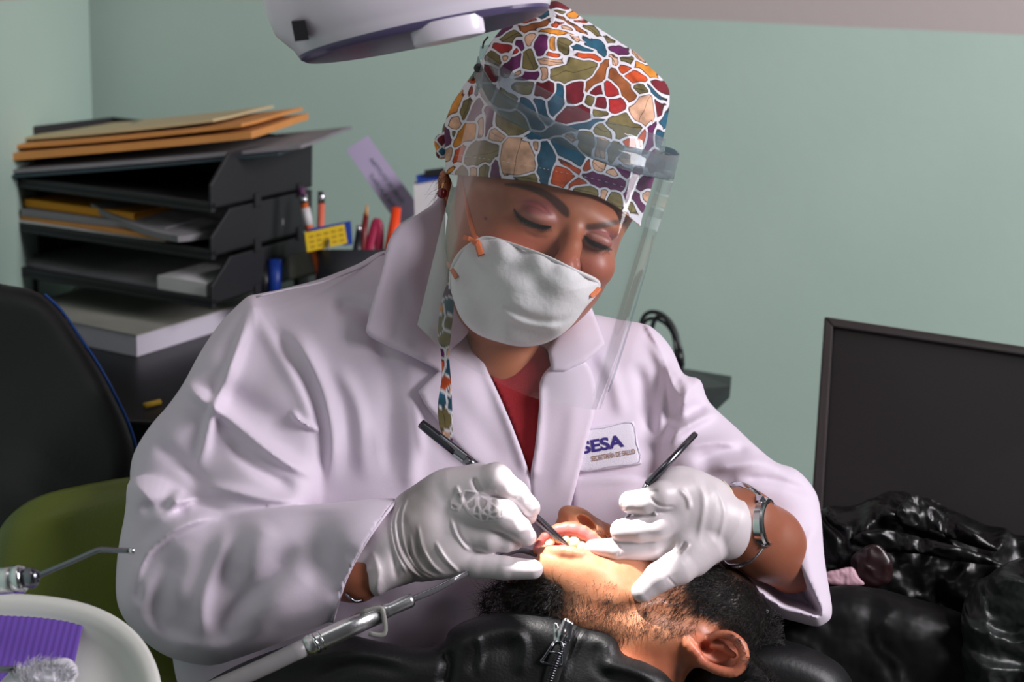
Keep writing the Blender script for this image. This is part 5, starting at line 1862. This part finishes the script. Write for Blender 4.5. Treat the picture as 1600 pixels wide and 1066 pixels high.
rim = [(1129, 753), (1140, 766), (1148, 790), (1152, 812), (1150, 836), (1138, 859), (1118, 881)]
tube('glove_rim', [(a, b, z) for (a, b), z in zip(rim, (-50, -78, -100, -106, -104, -92, -58))], 3.2, M_glove_rim, g2, n=8)

pr = empty('dental_probe', WV(1050, 718, -90))
tag(pr, 'steel dental instrument handle rising from the left hand', 'dental instrument')
tube('handle', [(1086, 679, -66), (1050, 717, -92), (1012, 757, -118)], [5.0, 5.6, 6.2], M_dsteel, pr, n=18, sub=1)
tube('end_cap', [(1087.5, 677.5, -65), (1084, 681, -67)], [4.4, 5.2], M_chrome, pr, n=18, sub=1)
tube('shank', [(1012, 757, -118), (985, 800, -98), (950, 850, -90), (930, 862, -86)], [5.5, 3.5, 2, 1], M_steel, pr, n=10)

# wrist watch
M_dial = mat('dark_dial', srgb(48, 40, 44), 0.25)
wt = empty('wrist_watch', WV(1198, 815, -40))
wt.parent = None
tag(wt, 'steel bangle wristwatch on the left wrist above the glove', 'watch')
wa = np.array((1196, 816, -66.))
ax = np.array((0.80, -0.05, -0.46))
A = RM @ np.array((ax[0], -ax[1], -ax[2]))
ob = lathe('case', WV(*wa), A, [(0.0002, -0.005), (0.0165, -0.005), (0.0185, -0.0035), (0.0188, 0.002), (0.0175, 0.0035), (0.0155, 0.0038), (0.0152, 0.0028)], M_chrome, wt, n=48)
lathe('dial', WV(*(wa + ax * 5.2)), A, [(0.0150, 0.0), (0.0150, 0.0004), (0.0001, 0.0004)], M_dial, wt, n=40)
lathe('crown', WV(1187, 813, -88), RM @ np.array((-0.6, 0.1, 0.8)), [(0.002, -0.002), (0.0022, 0.001), (0.0016, 0.0016), (0.0002, 0.0016)], M_chrome, wt, n=16)
for (p0, p1) in (((1176, 782, -62), (1192, 782, -84)), ((1178, 848, -62), (1194, 850, -82))):
    o = tube('lug', [p0, p1], [8, 8], M_chrome, wt, n=4, sub=1, flat=.8, smooth=False)
tube('bracelet', [(1190, 781, -72), (1182, 771, -64), (1168, 761, -48), (1152, 756, -24), (1140, 760, 0), (1132, 790, 14), (1128, 830, 14), (1130, 868, 0), (1140, 884, -24), (1160, 882, -48), (1180, 868, -66),
                  (1192, 852, -76)], 4.6, M_chrome, wt, n=10, flat=.5)
for a in range(12):
    pass
# bangle just showing inside the cuff on the other wrist
bg_ = tube('bracelet', [(541, 928, -92), (548, 936, -96), (556, 940, -92), (566, 938, -84)], 2.6, M_dsteel, dentist, n=8)
# ------------------------------------------------------------------ the patient
patient = empty('person', WV(900, 1240, -40) - Vector((0, 0, 0.05)))
tag(patient, 'bearded patient in a black jacket lying back with open mouth', 'person')
M_pskin = mat('patient_skin', (0.4, 0.2, 0.14), 0.42, attr='Col', sss=0.2, bump=0.2, bscale=600, bdist=0.0005)
H = Field()
H.ell((1095, 958, 12), (104, 86, 94), rot=12, k=20)
H.ell((1010, 925, -8), (100, 66, 78), rot=12, k=26)
H.ell((925, 905, -42), (72, 44, 48), rot=18, k=22)                 # around the mouth
H.ell((894, 888, -92), (60, 30, 27), rot=10, k=24)                  # below the lip
H.ell((935, 926, -84), (92, 40, 34), rot=14, k=24)
H.ell((838, 922, -44), (58, 34, 44), rot=-14, k=20)                # chin
H.chain([(838, 935, -48, 34), (920, 962, -70, 38), (1010, 985, -78, 40), (1085, 998, -70, 40)], k=20)    # jaw
H.ell((985, 893, -66), (58, 36, 34), rot=14, k=18)                 # cheek
H.chain([(1020, 1010, -40, 70), (960, 1090, -50, 80), (880, 1200, -40, 90)], k=24)
# nose
H.chain([(990, 872, 18, 32), (945, 842, -12, 22), (905, 816, -34, 20)], k=10)
H.ell((902, 816, -34), (34, 21, 24), rot=36, k=8)
H.ell((930, 832, -40), (18, 15, 16), rot=35, k=6)
H.ell((880, 822, -38), (13, 14, 14), k=6)
H.ell((917, 817, -58), (18, 7.5, 22), rot=38, k=2, op='c')
H.ell((884, 822, -60), (6, 5, 14), rot=40, k=2, op='c')
# mouth
H.ell((884, 846, -70), (46, 16, 44), rot=14, k=4, op='c')
H.chain([(838, 856, -66, 5), (852, 840, -64, 8), (872, 829, -62, 10), (898, 828, -62, 11), (924, 840, -64, 10), (946, 858, -70, 6)], k=4, sm=2)
H.chain([(838, 862, -74, 5), (856, 862, -92, 7), (880, 863, -106, 10), (905, 867, -104, 9), (932, 874, -84, 5)], k=10, sm=2)
# ear
H.ell((1110, 1018, -82), (46, 30, 26), rot=20, k=10)
H.chain([(1086, 1016, -108, 7), (1100, 1036, -112, 7), (1124, 1048, -116, 7.5), (1148, 1050, -118, 8), (1162, 1034, -120, 8), (1159, 1010, -118, 8), (1142, 994, -114, 7), (1120, 992, -110, 6), (1106, 1000, -106, 5)], k=3, sm=3)
H.ell((1124, 1020, -112), (30, 18, 13), rot=18, k=3, op='c')
H.ell((1104, 1012, -108), (13, 9, 18), rot=20, k=3, op='c')
H.chain([(1112, 1010, -104, 4), (1130, 1012, -106, 5), (1146, 1024, -106, 5)], k=4)
H.chain([(1068, 994, -104, 7), (1076, 1008, -110, 8), (1088, 1022, -112, 7)], k=4, sm=2)
pv, pq = H.mesh((760, 770, -150), (1240, 1300, 130), 3.4, 1, 1)
x, y, w = pv.T
col = np.tile(np.array(srgb(210, 148, 112)), (len(pv), 1))
n1 = vnoise(x, y, 20, 21) * .5 + vnoise(x, y, 8, 22) * .5
paint(np.clip(0.3 + 0.3 * n1, 0, 1), srgb(176, 98, 64))
ear_m = np.exp(-(((x - 1120) / 55) ** 4 + ((y - 1020) / 42) ** 4)) * (w < -70)
paint(0.6 * ear_m, srgb(190, 92, 74))
LIP = srgb(196, 104, 102)
paint(0.9 * line_mask([(838, 856), (852, 841), (872, 831), (898, 829), (924, 841), (944, 857)], [5, 8, 10, 11, 9, 4], 3) * (w < -45), LIP)
paint(0.4 * line_mask([(842, 860), (860, 860), (884, 860), (908, 865), (928, 872)], [1, 2, 3, 2, 1], 9) * (w < -60), srgb(206, 124, 112))
paint(0.7 * sstep(985, 1025, y) * (1 - sstep(1050, 1085, x)), srgb(150, 74, 48))  # shade over the neck, painted into the skin colour
mouth_in = np.exp(-(((x - 884 - (y - 846) * .2) / 42) ** 6 + ((y - 848 - (x - 884) * .22) / 13) ** 6))
paint(np.clip(mouth_in * 1.2, 0, 1) * (w > -66), srgb(120, 30, 34))
paint(np.clip(sstep(-30, -48, -w) , 0, 0) , LIP)
scalp = sstep(0, 30, (x - 1088) - np.clip((y - 960), -60, 60) * 0.55) * (1 - np.clip(ear_m * 3, 0, 1)) * (y < 1010 + (x - 1100) * .3)
paint(0.93 * np.clip(scalp, 0, 1), srgb(22, 17, 16))
paint(0.95 * sstep(1150, 1176, x) * (1 - np.clip(ear_m * 3, 0, 1)), srgb(22, 17, 16))
beard_soft = np.exp(-(((x - 800) / 60) ** 4 + ((y - 938) / 38) ** 4))
paint(0.75 * beard_soft, srgb(36, 26, 24))
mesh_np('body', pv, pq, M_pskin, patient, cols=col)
hp_ = height_map(pv, 740, 1260, 770, 1120, 3, 2)

# beard, sideburn and scalp hair
M_beard = mat('black_hair', srgb(24, 18, 17), 0.45)
def poly_pts(poly, n):
    P = np.array(poly, float)
    out = []
    lo, hi = P.min(0), P.max(0)
    while len(out) < n:
        c = lo + rng.rand(n, 2) * (hi - lo)
        s = poly_sdf(P, c[:, 0], c[:, 1])
        out += [tuple(q) for q in c[s < 0]]
    return out[:n]


def hair_set(poly, n, ang, spread, length, lift, rad, curl=0.5, segs=5):
    r = []
    for (a, b) in poly_pts(poly, n):
        z = float(hp_(a, b))
        if z > 1e6:
            continue
        th = math.radians(ang(a, b) if callable(ang) else ang) + rng.randn() * math.radians(spread)
        L = length * (0.5 + rng.rand())
        P = [(a, b, z + 1)]
        cu = rng.randn() * curl
        zz = z
        for k in range(segs):
            th += cu / segs
            st = L / segs
            px, py = P[-1][0] + math.cos(th) * st, P[-1][1] + math.sin(th) * st
            zz = min(float(hp_(px, py)), zz + 2) - lift * (k + 1) / segs
            P.append((px, py, zz))
        r.append((P, rad))
    return r


hr = []
hr += hair_set([(756, 925), (790, 902), (850, 903), (884, 915), (880, 950), (830, 972), (770, 972), (755, 950)], 1700, 155, 38, 26, 6, 0.42, 1.5)
hr += hair_set([(850, 915), (900, 925), (960, 935), (1010, 950), (1020, 985), (960, 1008), (890, 985), (850, 965)], 750, 115, 24, 14, 3, 0.27, 0.8)
hr += hair_set([(1000, 935), (1060, 925), (1100, 940), (1090, 985), (1040, 1000), (1000, 985)], 380, 120, 25, 14, 3, 0.28, 0.8)
hr += hair_set([(880, 905), (950, 905), (1010, 930), (980, 950), (900, 930)], 60, 120, 30, 9, 2, 0.25, 0.8)
hr += hair_set([(1030, 905), (1090, 895), (1120, 930), (1110, 965), (1060, 960)], 360, 125, 25, 14, 4, 0.3, 0.8)
strands('beard', hr, M_beard, patient)
hr = hair_set([(1075, 888), (1120, 880), (1175, 915), (1225, 965), (1230, 1060), (1178, 1075), (1172, 1010), (1130, 975), (1090, 950), (1080, 920)], 3600, 150, 30, 16, 5, 0.45, 1.0)
strands('hair', hr, M_beard, patient)
# moustache shadow: sparse hairs over the upper lip
strands('moustache', hair_set([(925, 822), (960, 838), (958, 852), (938, 846)], 60, 60, 30, 7, 2, 0.35), M_beard, patient)

# teeth and tongue
M_tooth = mat('tooth_enamel', srgb(238, 216, 180), 0.25, sss=0.2, var=.12, vscale=60)
for (tx, ty, rx, ry, ro, tz) in ((847, 858, 9, 7, -35, -70), (858, 848, 10, 8, -25, -68), (873, 841, 8, 9, -10, -64), (884, 842, 9, 11, 5, -65), (897, 847, 10, 12, 15, -68), (908, 855, 8, 10, 25, -70), (917, 862, 6, 7, 30, -72)):
    tf = Field().ell((tx, ty, tz + 6), (rx, ry, 11), rot=ro, k=2).ell((tx, ty + 3, tz + 2), (rx * .75, ry * .7, 9), rot=ro, k=3)
    v, q = tf.mesh((tx - 16, ty - 16, tz - 14), (tx + 16, ty + 16, tz + 24), 1.6, 0, 1)
    mesh_np('tooth', v, q, M_tooth, patient)
M_tongue = mat('wet_gum', srgb(150, 44, 46), 0.2, sss=.2)
tf = Field().ell((884, 860, -52), (36, 12, 22), rot=12, k=3)
v, q = tf.mesh((840, 840, -84), (930, 885, -20), 2.5, 0, 1)
mesh_np('tongue', v, q, M_tongue, patient)

# ------------------------------------------------------------------ jacket
M_jack = mat('black_jacket', srgb(14, 14, 16), 0.5, bump=0.3, bscale=500, sheen=0.0, spec=.4)
J = Field()
J.pad([(250, 1130), (310, 1075), (370, 1040), (440, 1012), (520, 990), (600, 1004), (660, 1012), (692, 1004), (704, 984), (738, 966), (790, 957), (846, 958), (884, 970), (905, 1000), (930, 1100), (900, 1300), (250, 1300)],
      [(400, 1100, -70), (700, 1050, -90), (850, 1000, -78), (800, 1200, -90)], 56, 110, 48, k=10,
      strokes=[([(700, 1030), (730, 1000), (780, 985), (830, 985)], 14, 6, 'ridge'), ([(730, 1060), (760, 1020), (820, 1010)], 14, -5, 'ridge'), ([(740, 985), (750, 1015), (745, 1060)], 7, 5, 'lip'),
               ([(800, 975), (820, 1010), (810, 1060)], 9, 6, 'ridge'), ([(690, 1010), (700, 1040), (690, 1080)], 10, -12, 'ridge'),
               ([(420, 1050), (520, 1020), (640, 1030)], 12, 7, 'ridge'), ([(480, 1066), (560, 1040), (650, 1056)], 10, -6, 'ridge'), ([(360, 1080), (430, 1040), (500, 1010)], 10, 5, 'ridge')])
J.pad([(842, 975), (880, 968), (915, 978), (944, 986), (964, 1000), (975, 1020), (1012, 1034), (1048, 1062), (1078, 1120), (1050, 1280), (790, 1280), (800, 1100), (824, 1020)],
      [(880, 990, -84), (1000, 1050, -100), (900, 1150, -110)], 40, 60, 30, k=4,
      strokes=[([(905, 975), (880, 1020), (862, 1066)], 4, 5, 'ridge', .1), ([(918, 980), (893, 1025), (878, 1066)], 3.5, 4, 'ridge', .1), ([(930, 1040), (980, 1045), (1030, 1066)], 10, 6, 'ridge'),
               ([(940, 1000), (930, 1040), (960, 1070)], 9, -5, 'ridge')])
v, q = J.mesh((230, 940, -190), (1100, 1320, 80), 5, 1, 1)
jacket = mesh_np('jacket', v, q, M_jack, patient)
hj = height_map(v, 660, 1100, 940, 1120, 3, 2)
# zip
zl = np.array([(892, 978), (880, 1005), (868, 1035), (858, 1066), (850, 1100)], float)
drape('zip_tape', [(884, 974), (902, 978), (882, 1035), (866, 1090), (842, 1090), (856, 1030)], hj, 3, 8, mat('zip_tape', srgb(12, 12, 13), .7), jacket, step=3, edge=3, rolled=1.5, spline=False)
zs = smooth_open(zl, 8)
tt_ = []
for i, (a, b) in enumerate(zs[4:]):
    for sd_ in (-1, 1):
        c0 = np.array((a + sd_ * 1.2, b + (2 if sd_ > 0 else 0), float(hj(a, b)) - 6.5))
        tt_.append(([c0, c0 + np.array((sd_ * 3.6, .8, 0))], 1.2))
strands('zip_teeth', tt_, M_dsteel, jacket, n=4)
zp = float(hj(880, 985))
slf = Field().chain([(884, 972, zp - 9, 7), (878, 990, zp - 11, 9), (874, 1002, zp - 9, 7)], k=3).chain([(892, 976, zp - 9, 5), (888, 1000, zp - 9, 5)], k=3).chain([(868, 976, zp - 8, 4), (868, 1000, zp - 8, 5)], k=3)
v, q = slf.mesh((850, 955, zp - 30), (910, 1020, zp + 10), 1.6, 0, 1)
sl_ = mesh_np('zip_slider', v, q, M_chrome, jacket)
tube('pull_tab', [(866, 1004, zp - 15), (850, 1028, zp - 17), (846, 1034, zp - 17), (862, 1039, zp - 18), (878, 1040, zp - 17), (880, 1030, zp - 16), (878, 1006, zp - 15), (866, 1004, zp - 15)], 2.6, M_dsteel, sl_, n=8, sub=3, flat=.7)
tube('pull_bar', [(857, 1018, zp - 16), (879, 1022, zp - 16)], 2.0, M_dsteel, sl_, n=8, sub=1)

# ------------------------------------------------------------------ dental chair under the patient
dc = empty('dental_chair', WV(900, 1500, 0) - Vector((0, 0, WV(900, 1500, 0).z)))
tag(dc, 'black dental chair with a headrest under the patient', 'chair')
hd = Field().pad([(1080, 1040), (1180, 1000), (1260, 1010), (1330, 1060), (1340, 1180), (1250, 1240), (1120, 1220), (1070, 1150)], 40, 70, 70, 50)
v, q = hd.mesh((1050, 980, -90), (1370, 1270, 170), 7, 0, 2)
mesh_np('headrest', v, q, M_dark, dc)
p0 = WV(900, 1420, 0)
box_w('backrest', (p0.x - 0.22, p0.y - 0.35, p0.z - 0.10), (0.46, 0, -0.0), (0, 0.5, 0), (0, 0, 0.09), M_dark, dc, 0.03)
box_w('seat', (p0.x - 0.22, p0.y - 0.75, 0.36), (0.46, 0, 0), (0, 0.5, 0), (0, 0, 0.1), M_dark, dc, 0.03)
lathe('base', (p0.x, p0.y - 0.3, 0), (0, 0, 1), [(0.2, 0), (0.2, 0.04), (0.09, 0.07), (0.08, p0.z - .12)], M_steel, dc, n=32)
# ------------------------------------------------------------------ dental lamp head
M_lamp = mat('lamp_white_plastic', srgb(226, 219, 233), 0.28, coat=.4)
M_lens = mat('lamp_purple_lens_rim', srgb(84, 76, 110), 0.3, spec=.5)
LW = -330
lamp = empty('dental_lamp', WV(640, -60, LW))
tag(lamp, 'white dental lamp head out of focus above the patterned cap', 'lamp')
lb = WV(664, 54, LW)
Aw = RM @ np.array((-0.205, 0.975, 0.08))
k_ = D0 * math.exp(LW / F) / F
ell = 0.55
lathe('housing', lb, Aw, [(170 * k_, -2 * k_), (192 * k_, 0), (201 * k_, 6 * k_), (205 * k_, 16 * k_), (212 * k_, 24 * k_), (228 * k_, 44 * k_), (236 * k_, 80 * k_), (236 * k_, 110 * k_), (224 * k_, 150 * k_),
                          (180 * k_, 200 * k_), (110 * k_, 230 * k_), (10 * k_, 240 * k_)], M_lamp, lamp, n=72, ell=ell, ref=tuple(RM @ np.array((0, 0, 1.0))))
lathe('rim', lb, Aw, [(172 * k_, -6 * k_), (190 * k_, -5 * k_), (198 * k_, 0), (199.5 * k_, 5 * k_), (196 * k_, 8 * k_)], M_lens, lamp, n=72, ell=ell, ref=tuple(RM @ np.array((0, 0, 1.0))))
pb = WV(700, 50, LW - 84)
lathe('lens_hood', pb, Aw, [(52 * k_, -13 * k_), (55 * k_, -10 * k_), (56 * k_, 6 * k_), (55 * k_, 16 * k_)], M_lamp, lamp, n=40, ell=.5, ref=tuple(RM @ np.array((0, 0, 1.0))))
# sticker
P_ = [(455, 33), (476, 31), (483, 62), (461, 65)]
card('sticker', P_, LW - 96, 24, M_blackp, lamp)
tube('arm', [(560, -150, LW), (520, -260, LW + 60), (500, -420, LW + 200)], 28, M_lamp, lamp, n=20)

# ------------------------------------------------------------------ suction handpiece and hose
sh_ = empty('suction_handpiece', WV(560, 970, -150))
tag(sh_, 'metal suction handpiece with grey hose lying over the dark cloth', 'handpiece')
M_hose = mat('grey_hose', srgb(128, 126, 128), 0.4, var=.1, vscale=40)
M_satin = mat('satin_aluminium', (0.72, 0.72, 0.74), 0.3, metal=1.0, bump=.15, bscale=500)
tube('hose', [(250, 1110, -190), (330, 1078, -186), (400, 1048, -182), (480, 1010, -176)], [14, 14, 14, 14], M_hose, sh_, n=18)
tube('grip', [(478, 1012, -176), (486, 1008, -176), (490, 1006, -176), (540, 983, -166), (592, 960, -156)], [15, 17, 15.5, 15.5, 15], M_satin, sh_, n=24, sub=1)
tube('ring', [(489, 1007, -176), (494, 1004, -175)], [17, 17], M_chrome, sh_, n=24, sub=1)
tube('ring', [(500, 1001.5, -174), (503, 1000, -173.6)], [16.5, 16.5], M_chrome, sh_, n=24, sub=1)
tube('neck', [(590, 961, -156), (606, 954, -153), (612, 952, -152), (640, 939, -147), (645, 937, -146)], [12, 11, 10, 11.5, 9.5], M_satin, sh_, n=24, sub=1)
M_clip = mat('grey_clip_plastic', srgb(140, 138, 134), .4)
tube('clip', [(563, 958, -172), (590, 950, -172), (598, 956, -172), (602, 986, -170), (594, 993, -170), (576, 990, -170)], 4.0, M_clip, sh_, n=8, sub=3, flat=.6)
M_cleartube = mat('clear_tube', srgb(120, 118, 124), 0.12, trans=.5)
tube('saliva_tube', [(644, 937, -146), (680, 922, -136), (715, 903, -122), (750, 886, -74), (785, 868, -66), (812, 860, -66), (842, 868, -70)], [5, 5, 4.6, 4.6, 4.6, 4.6, 4.6], M_cleartube, sh_, n=12)
tube('wire', [(644, 934, -149), (680, 918, -140), (718, 899, -126), (750, 882, -80), (785, 864, -72), (808, 858, -72)], 1.0, M_steel, sh_, n=6)

# ------------------------------------------------------------------ white basin with purple napkin, air syringe
M_cer = mat('white_ceramic', srgb(205, 205, 200), 0.3, coat=.3)
BWd = -420
basin = empty('tray_basin', WV(20, 1200, BWd))
tag(basin, 'white rounded tray out of focus in the lower left corner', 'tray')
Cc = np.array((18., 1112., BWd))
Uu = np.array((1., 0.05, 0.0))
Vv = np.array((0.0, 0.82, -0.57))
Nn = np.array((0.0, -0.57, -0.82))


def dish(name, prof, m, parent, n=96, e=2.7):
    vs, fs = [], []
    for (r, h) in prof:
        for k in range(n):
            a = 2 * math.pi * k / n
            c, s = math.cos(a), math.sin(a)
            cx_ = math.copysign(abs(c) ** (2 / e), c) * 238 * r
            sy_ = math.copysign(abs(s) ** (2 / e), s) * 222 * r
            vs.append(Cc + Uu * cx_ + Vv * sy_ + Nn * h)
    for i in range(len(prof) - 1):
        for k in range(n):
            k2 = (k + 1) % n
            fs.append((i * n + k, (i + 1) * n + k, (i + 1) * n + k2, i * n + k2))
    fs.append(tuple(range(n)))
    fs.append(tuple(reversed([(len(prof) - 1) * n + k for k in range(n)])))
    return mesh_np(name, vs, fs, m, parent, True)


dish('dish', [(0.80, -70), (0.93, -50), (0.985, -20), (1.0, 0), (0.99, 8), (0.955, 11), (0.90, 8), (0.86, 0), (0.80, -14), (0.72, -22), (0.60, -25), (0.3, -26), (0.02, -26)], M_cer, basin)
lathe('stand', WV(20, 1260, BWd + 40) - Vector((0, 0, 0.3)), (0, 0, 1), [(0.03, -0.15), (0.03, 0.24), (0.05, 0.27)], M_cer, basin, n=24)


def on_dish(x, y, h):
    """point above the dish floor seen at x, y"""
    # solve Cc + Uu*a + Vv*b + Nn*h with given x, y
    A_ = np.array([[Uu[0], Vv[0]], [Uu[1], Vv[1]]])
    r_ = np.array((x - Cc[0] - Nn[0] * h, y - Cc[1] - Nn[1] * h))
    a, b = np.linalg.solve(A_, r_)
    return Cc + Uu * a + Vv * b + Nn * h


def quad_grid(c, nx, ny):
    c = [np.array(q, float) for q in c]
    return [[(c[0] * (1 - i / nx) + c[1] * (i / nx)) * (1 - j / ny) + (c[3] * (1 - i / nx) + c[2] * (i / nx)) * (j / ny) for j in range(ny + 1)] for i in range(nx + 1)]


M_nap = mat('purple_napkin', srgb(100, 66, 162), 0.75)
Gn = quad_grid([(-40, 955), (138, 943), (108, 1075), (-40, 1100)], 60, 30)
G_ = np.array([[on_dish(p[0], p[1], -8 + 0.6 * math.sin((p[0] + p[1] * .25) * 0.6) + 7 * math.sin(p[1] * .02)) for p in row] for row in Gn])
nap = sheet_grid('napkin', G_, 2, M_nap)
tag(nap, 'pleated purple paper napkin lying in the white tray', 'napkin')
# cotton wool
cf = Field().ell((66, 1062, -446), (50, 26, 24), k=4).ell((95, 1052, -452), (26, 24, 18), k=10).ell((30, 1070, -446), (30, 18, 18), k=10)
v, q = cf.mesh((-10, 1020, -500), (140, 1110, -400), 4, 1, 1)
v += np.stack([vnoise(v[:, 0], v[:, 1], 9, s) for s in (1, 2, 3)], 1) * 3
M_cot = mat('cotton_wool', srgb(214, 210, 220), 0.95, sheen=.5, bump=.6, bscale=200)
cot = mesh_np('cotton_wool', v, q, M_cot)
tag(cot, 'white tuft of cotton wool on the purple napkin', 'cotton wool')
rts = []
for i in range(260):
    a = rng.rand() * 2 * math.pi
    x0, y0 = 70 + 46 * math.cos(a) * rng.rand() ** .5, 1056 + 22 * math.sin(a) * rng.rand() ** .5
    L = 8 + rng.rand() * 12
    th = -math.pi / 2 + (x0 - 66) * .012 + rng.randn() * .4
    rts.append(([(x0, y0, -466), (x0 + math.cos(th) * L * .5, y0 + math.sin(th) * L * .5, -470), (x0 + math.cos(th + .4) * L, y0 + math.sin(th + .4) * L, -470)], 1.0))
strands('fibres', rts, M_cot, cot)
tl = tube('steel_tool', [(-20, 1048, -462), (14, 1046, -464), (34, 1044, -464)], [6, 5, 3], M_dsteel, n=12, sub=1)
tag(tl, 'dark steel tool tip at the left edge on the purple napkin', 'tool')

sy = empty('air_water_syringe', WV(10, 905, -440))
tag(sy, 'chrome air water syringe with a bent nozzle at the left edge', 'syringe')
tube('barrel', [(-60, 912, -400), (10, 908, -436), (26, 906, -444)], [22, 21, 21], M_satin, sy, n=32, sub=1)
tube('collar', [(24, 906, -443), (34, 905, -448), (38, 904.5, -450)], [22.5, 22.5, 19], M_chrome, sy, n=32, sub=1)
tube('knurled_nut', [(36, 904, -449), (50, 903, -456), (55, 902, -458), (60, 901.5, -460)], [15, 16.5, 14, 9], M_dsteel, sy, n=24, sub=1)
tube('nozzle', [(54, 902, -458), (80, 891, -462), (120, 874, -468), (150, 861, -472), (160, 859, -473), (180, 860, -476), (206, 861, -480)], [4.6, 4.2, 4.2, 4.2, 4.2, 4.2, 4.2], M_dsteel, sy, n=14, sub=3)
tube('tip', [(202, 861, -479), (210, 861, -480)], [4.8, 4.6], M_chrome, sy, n=14, sub=1)
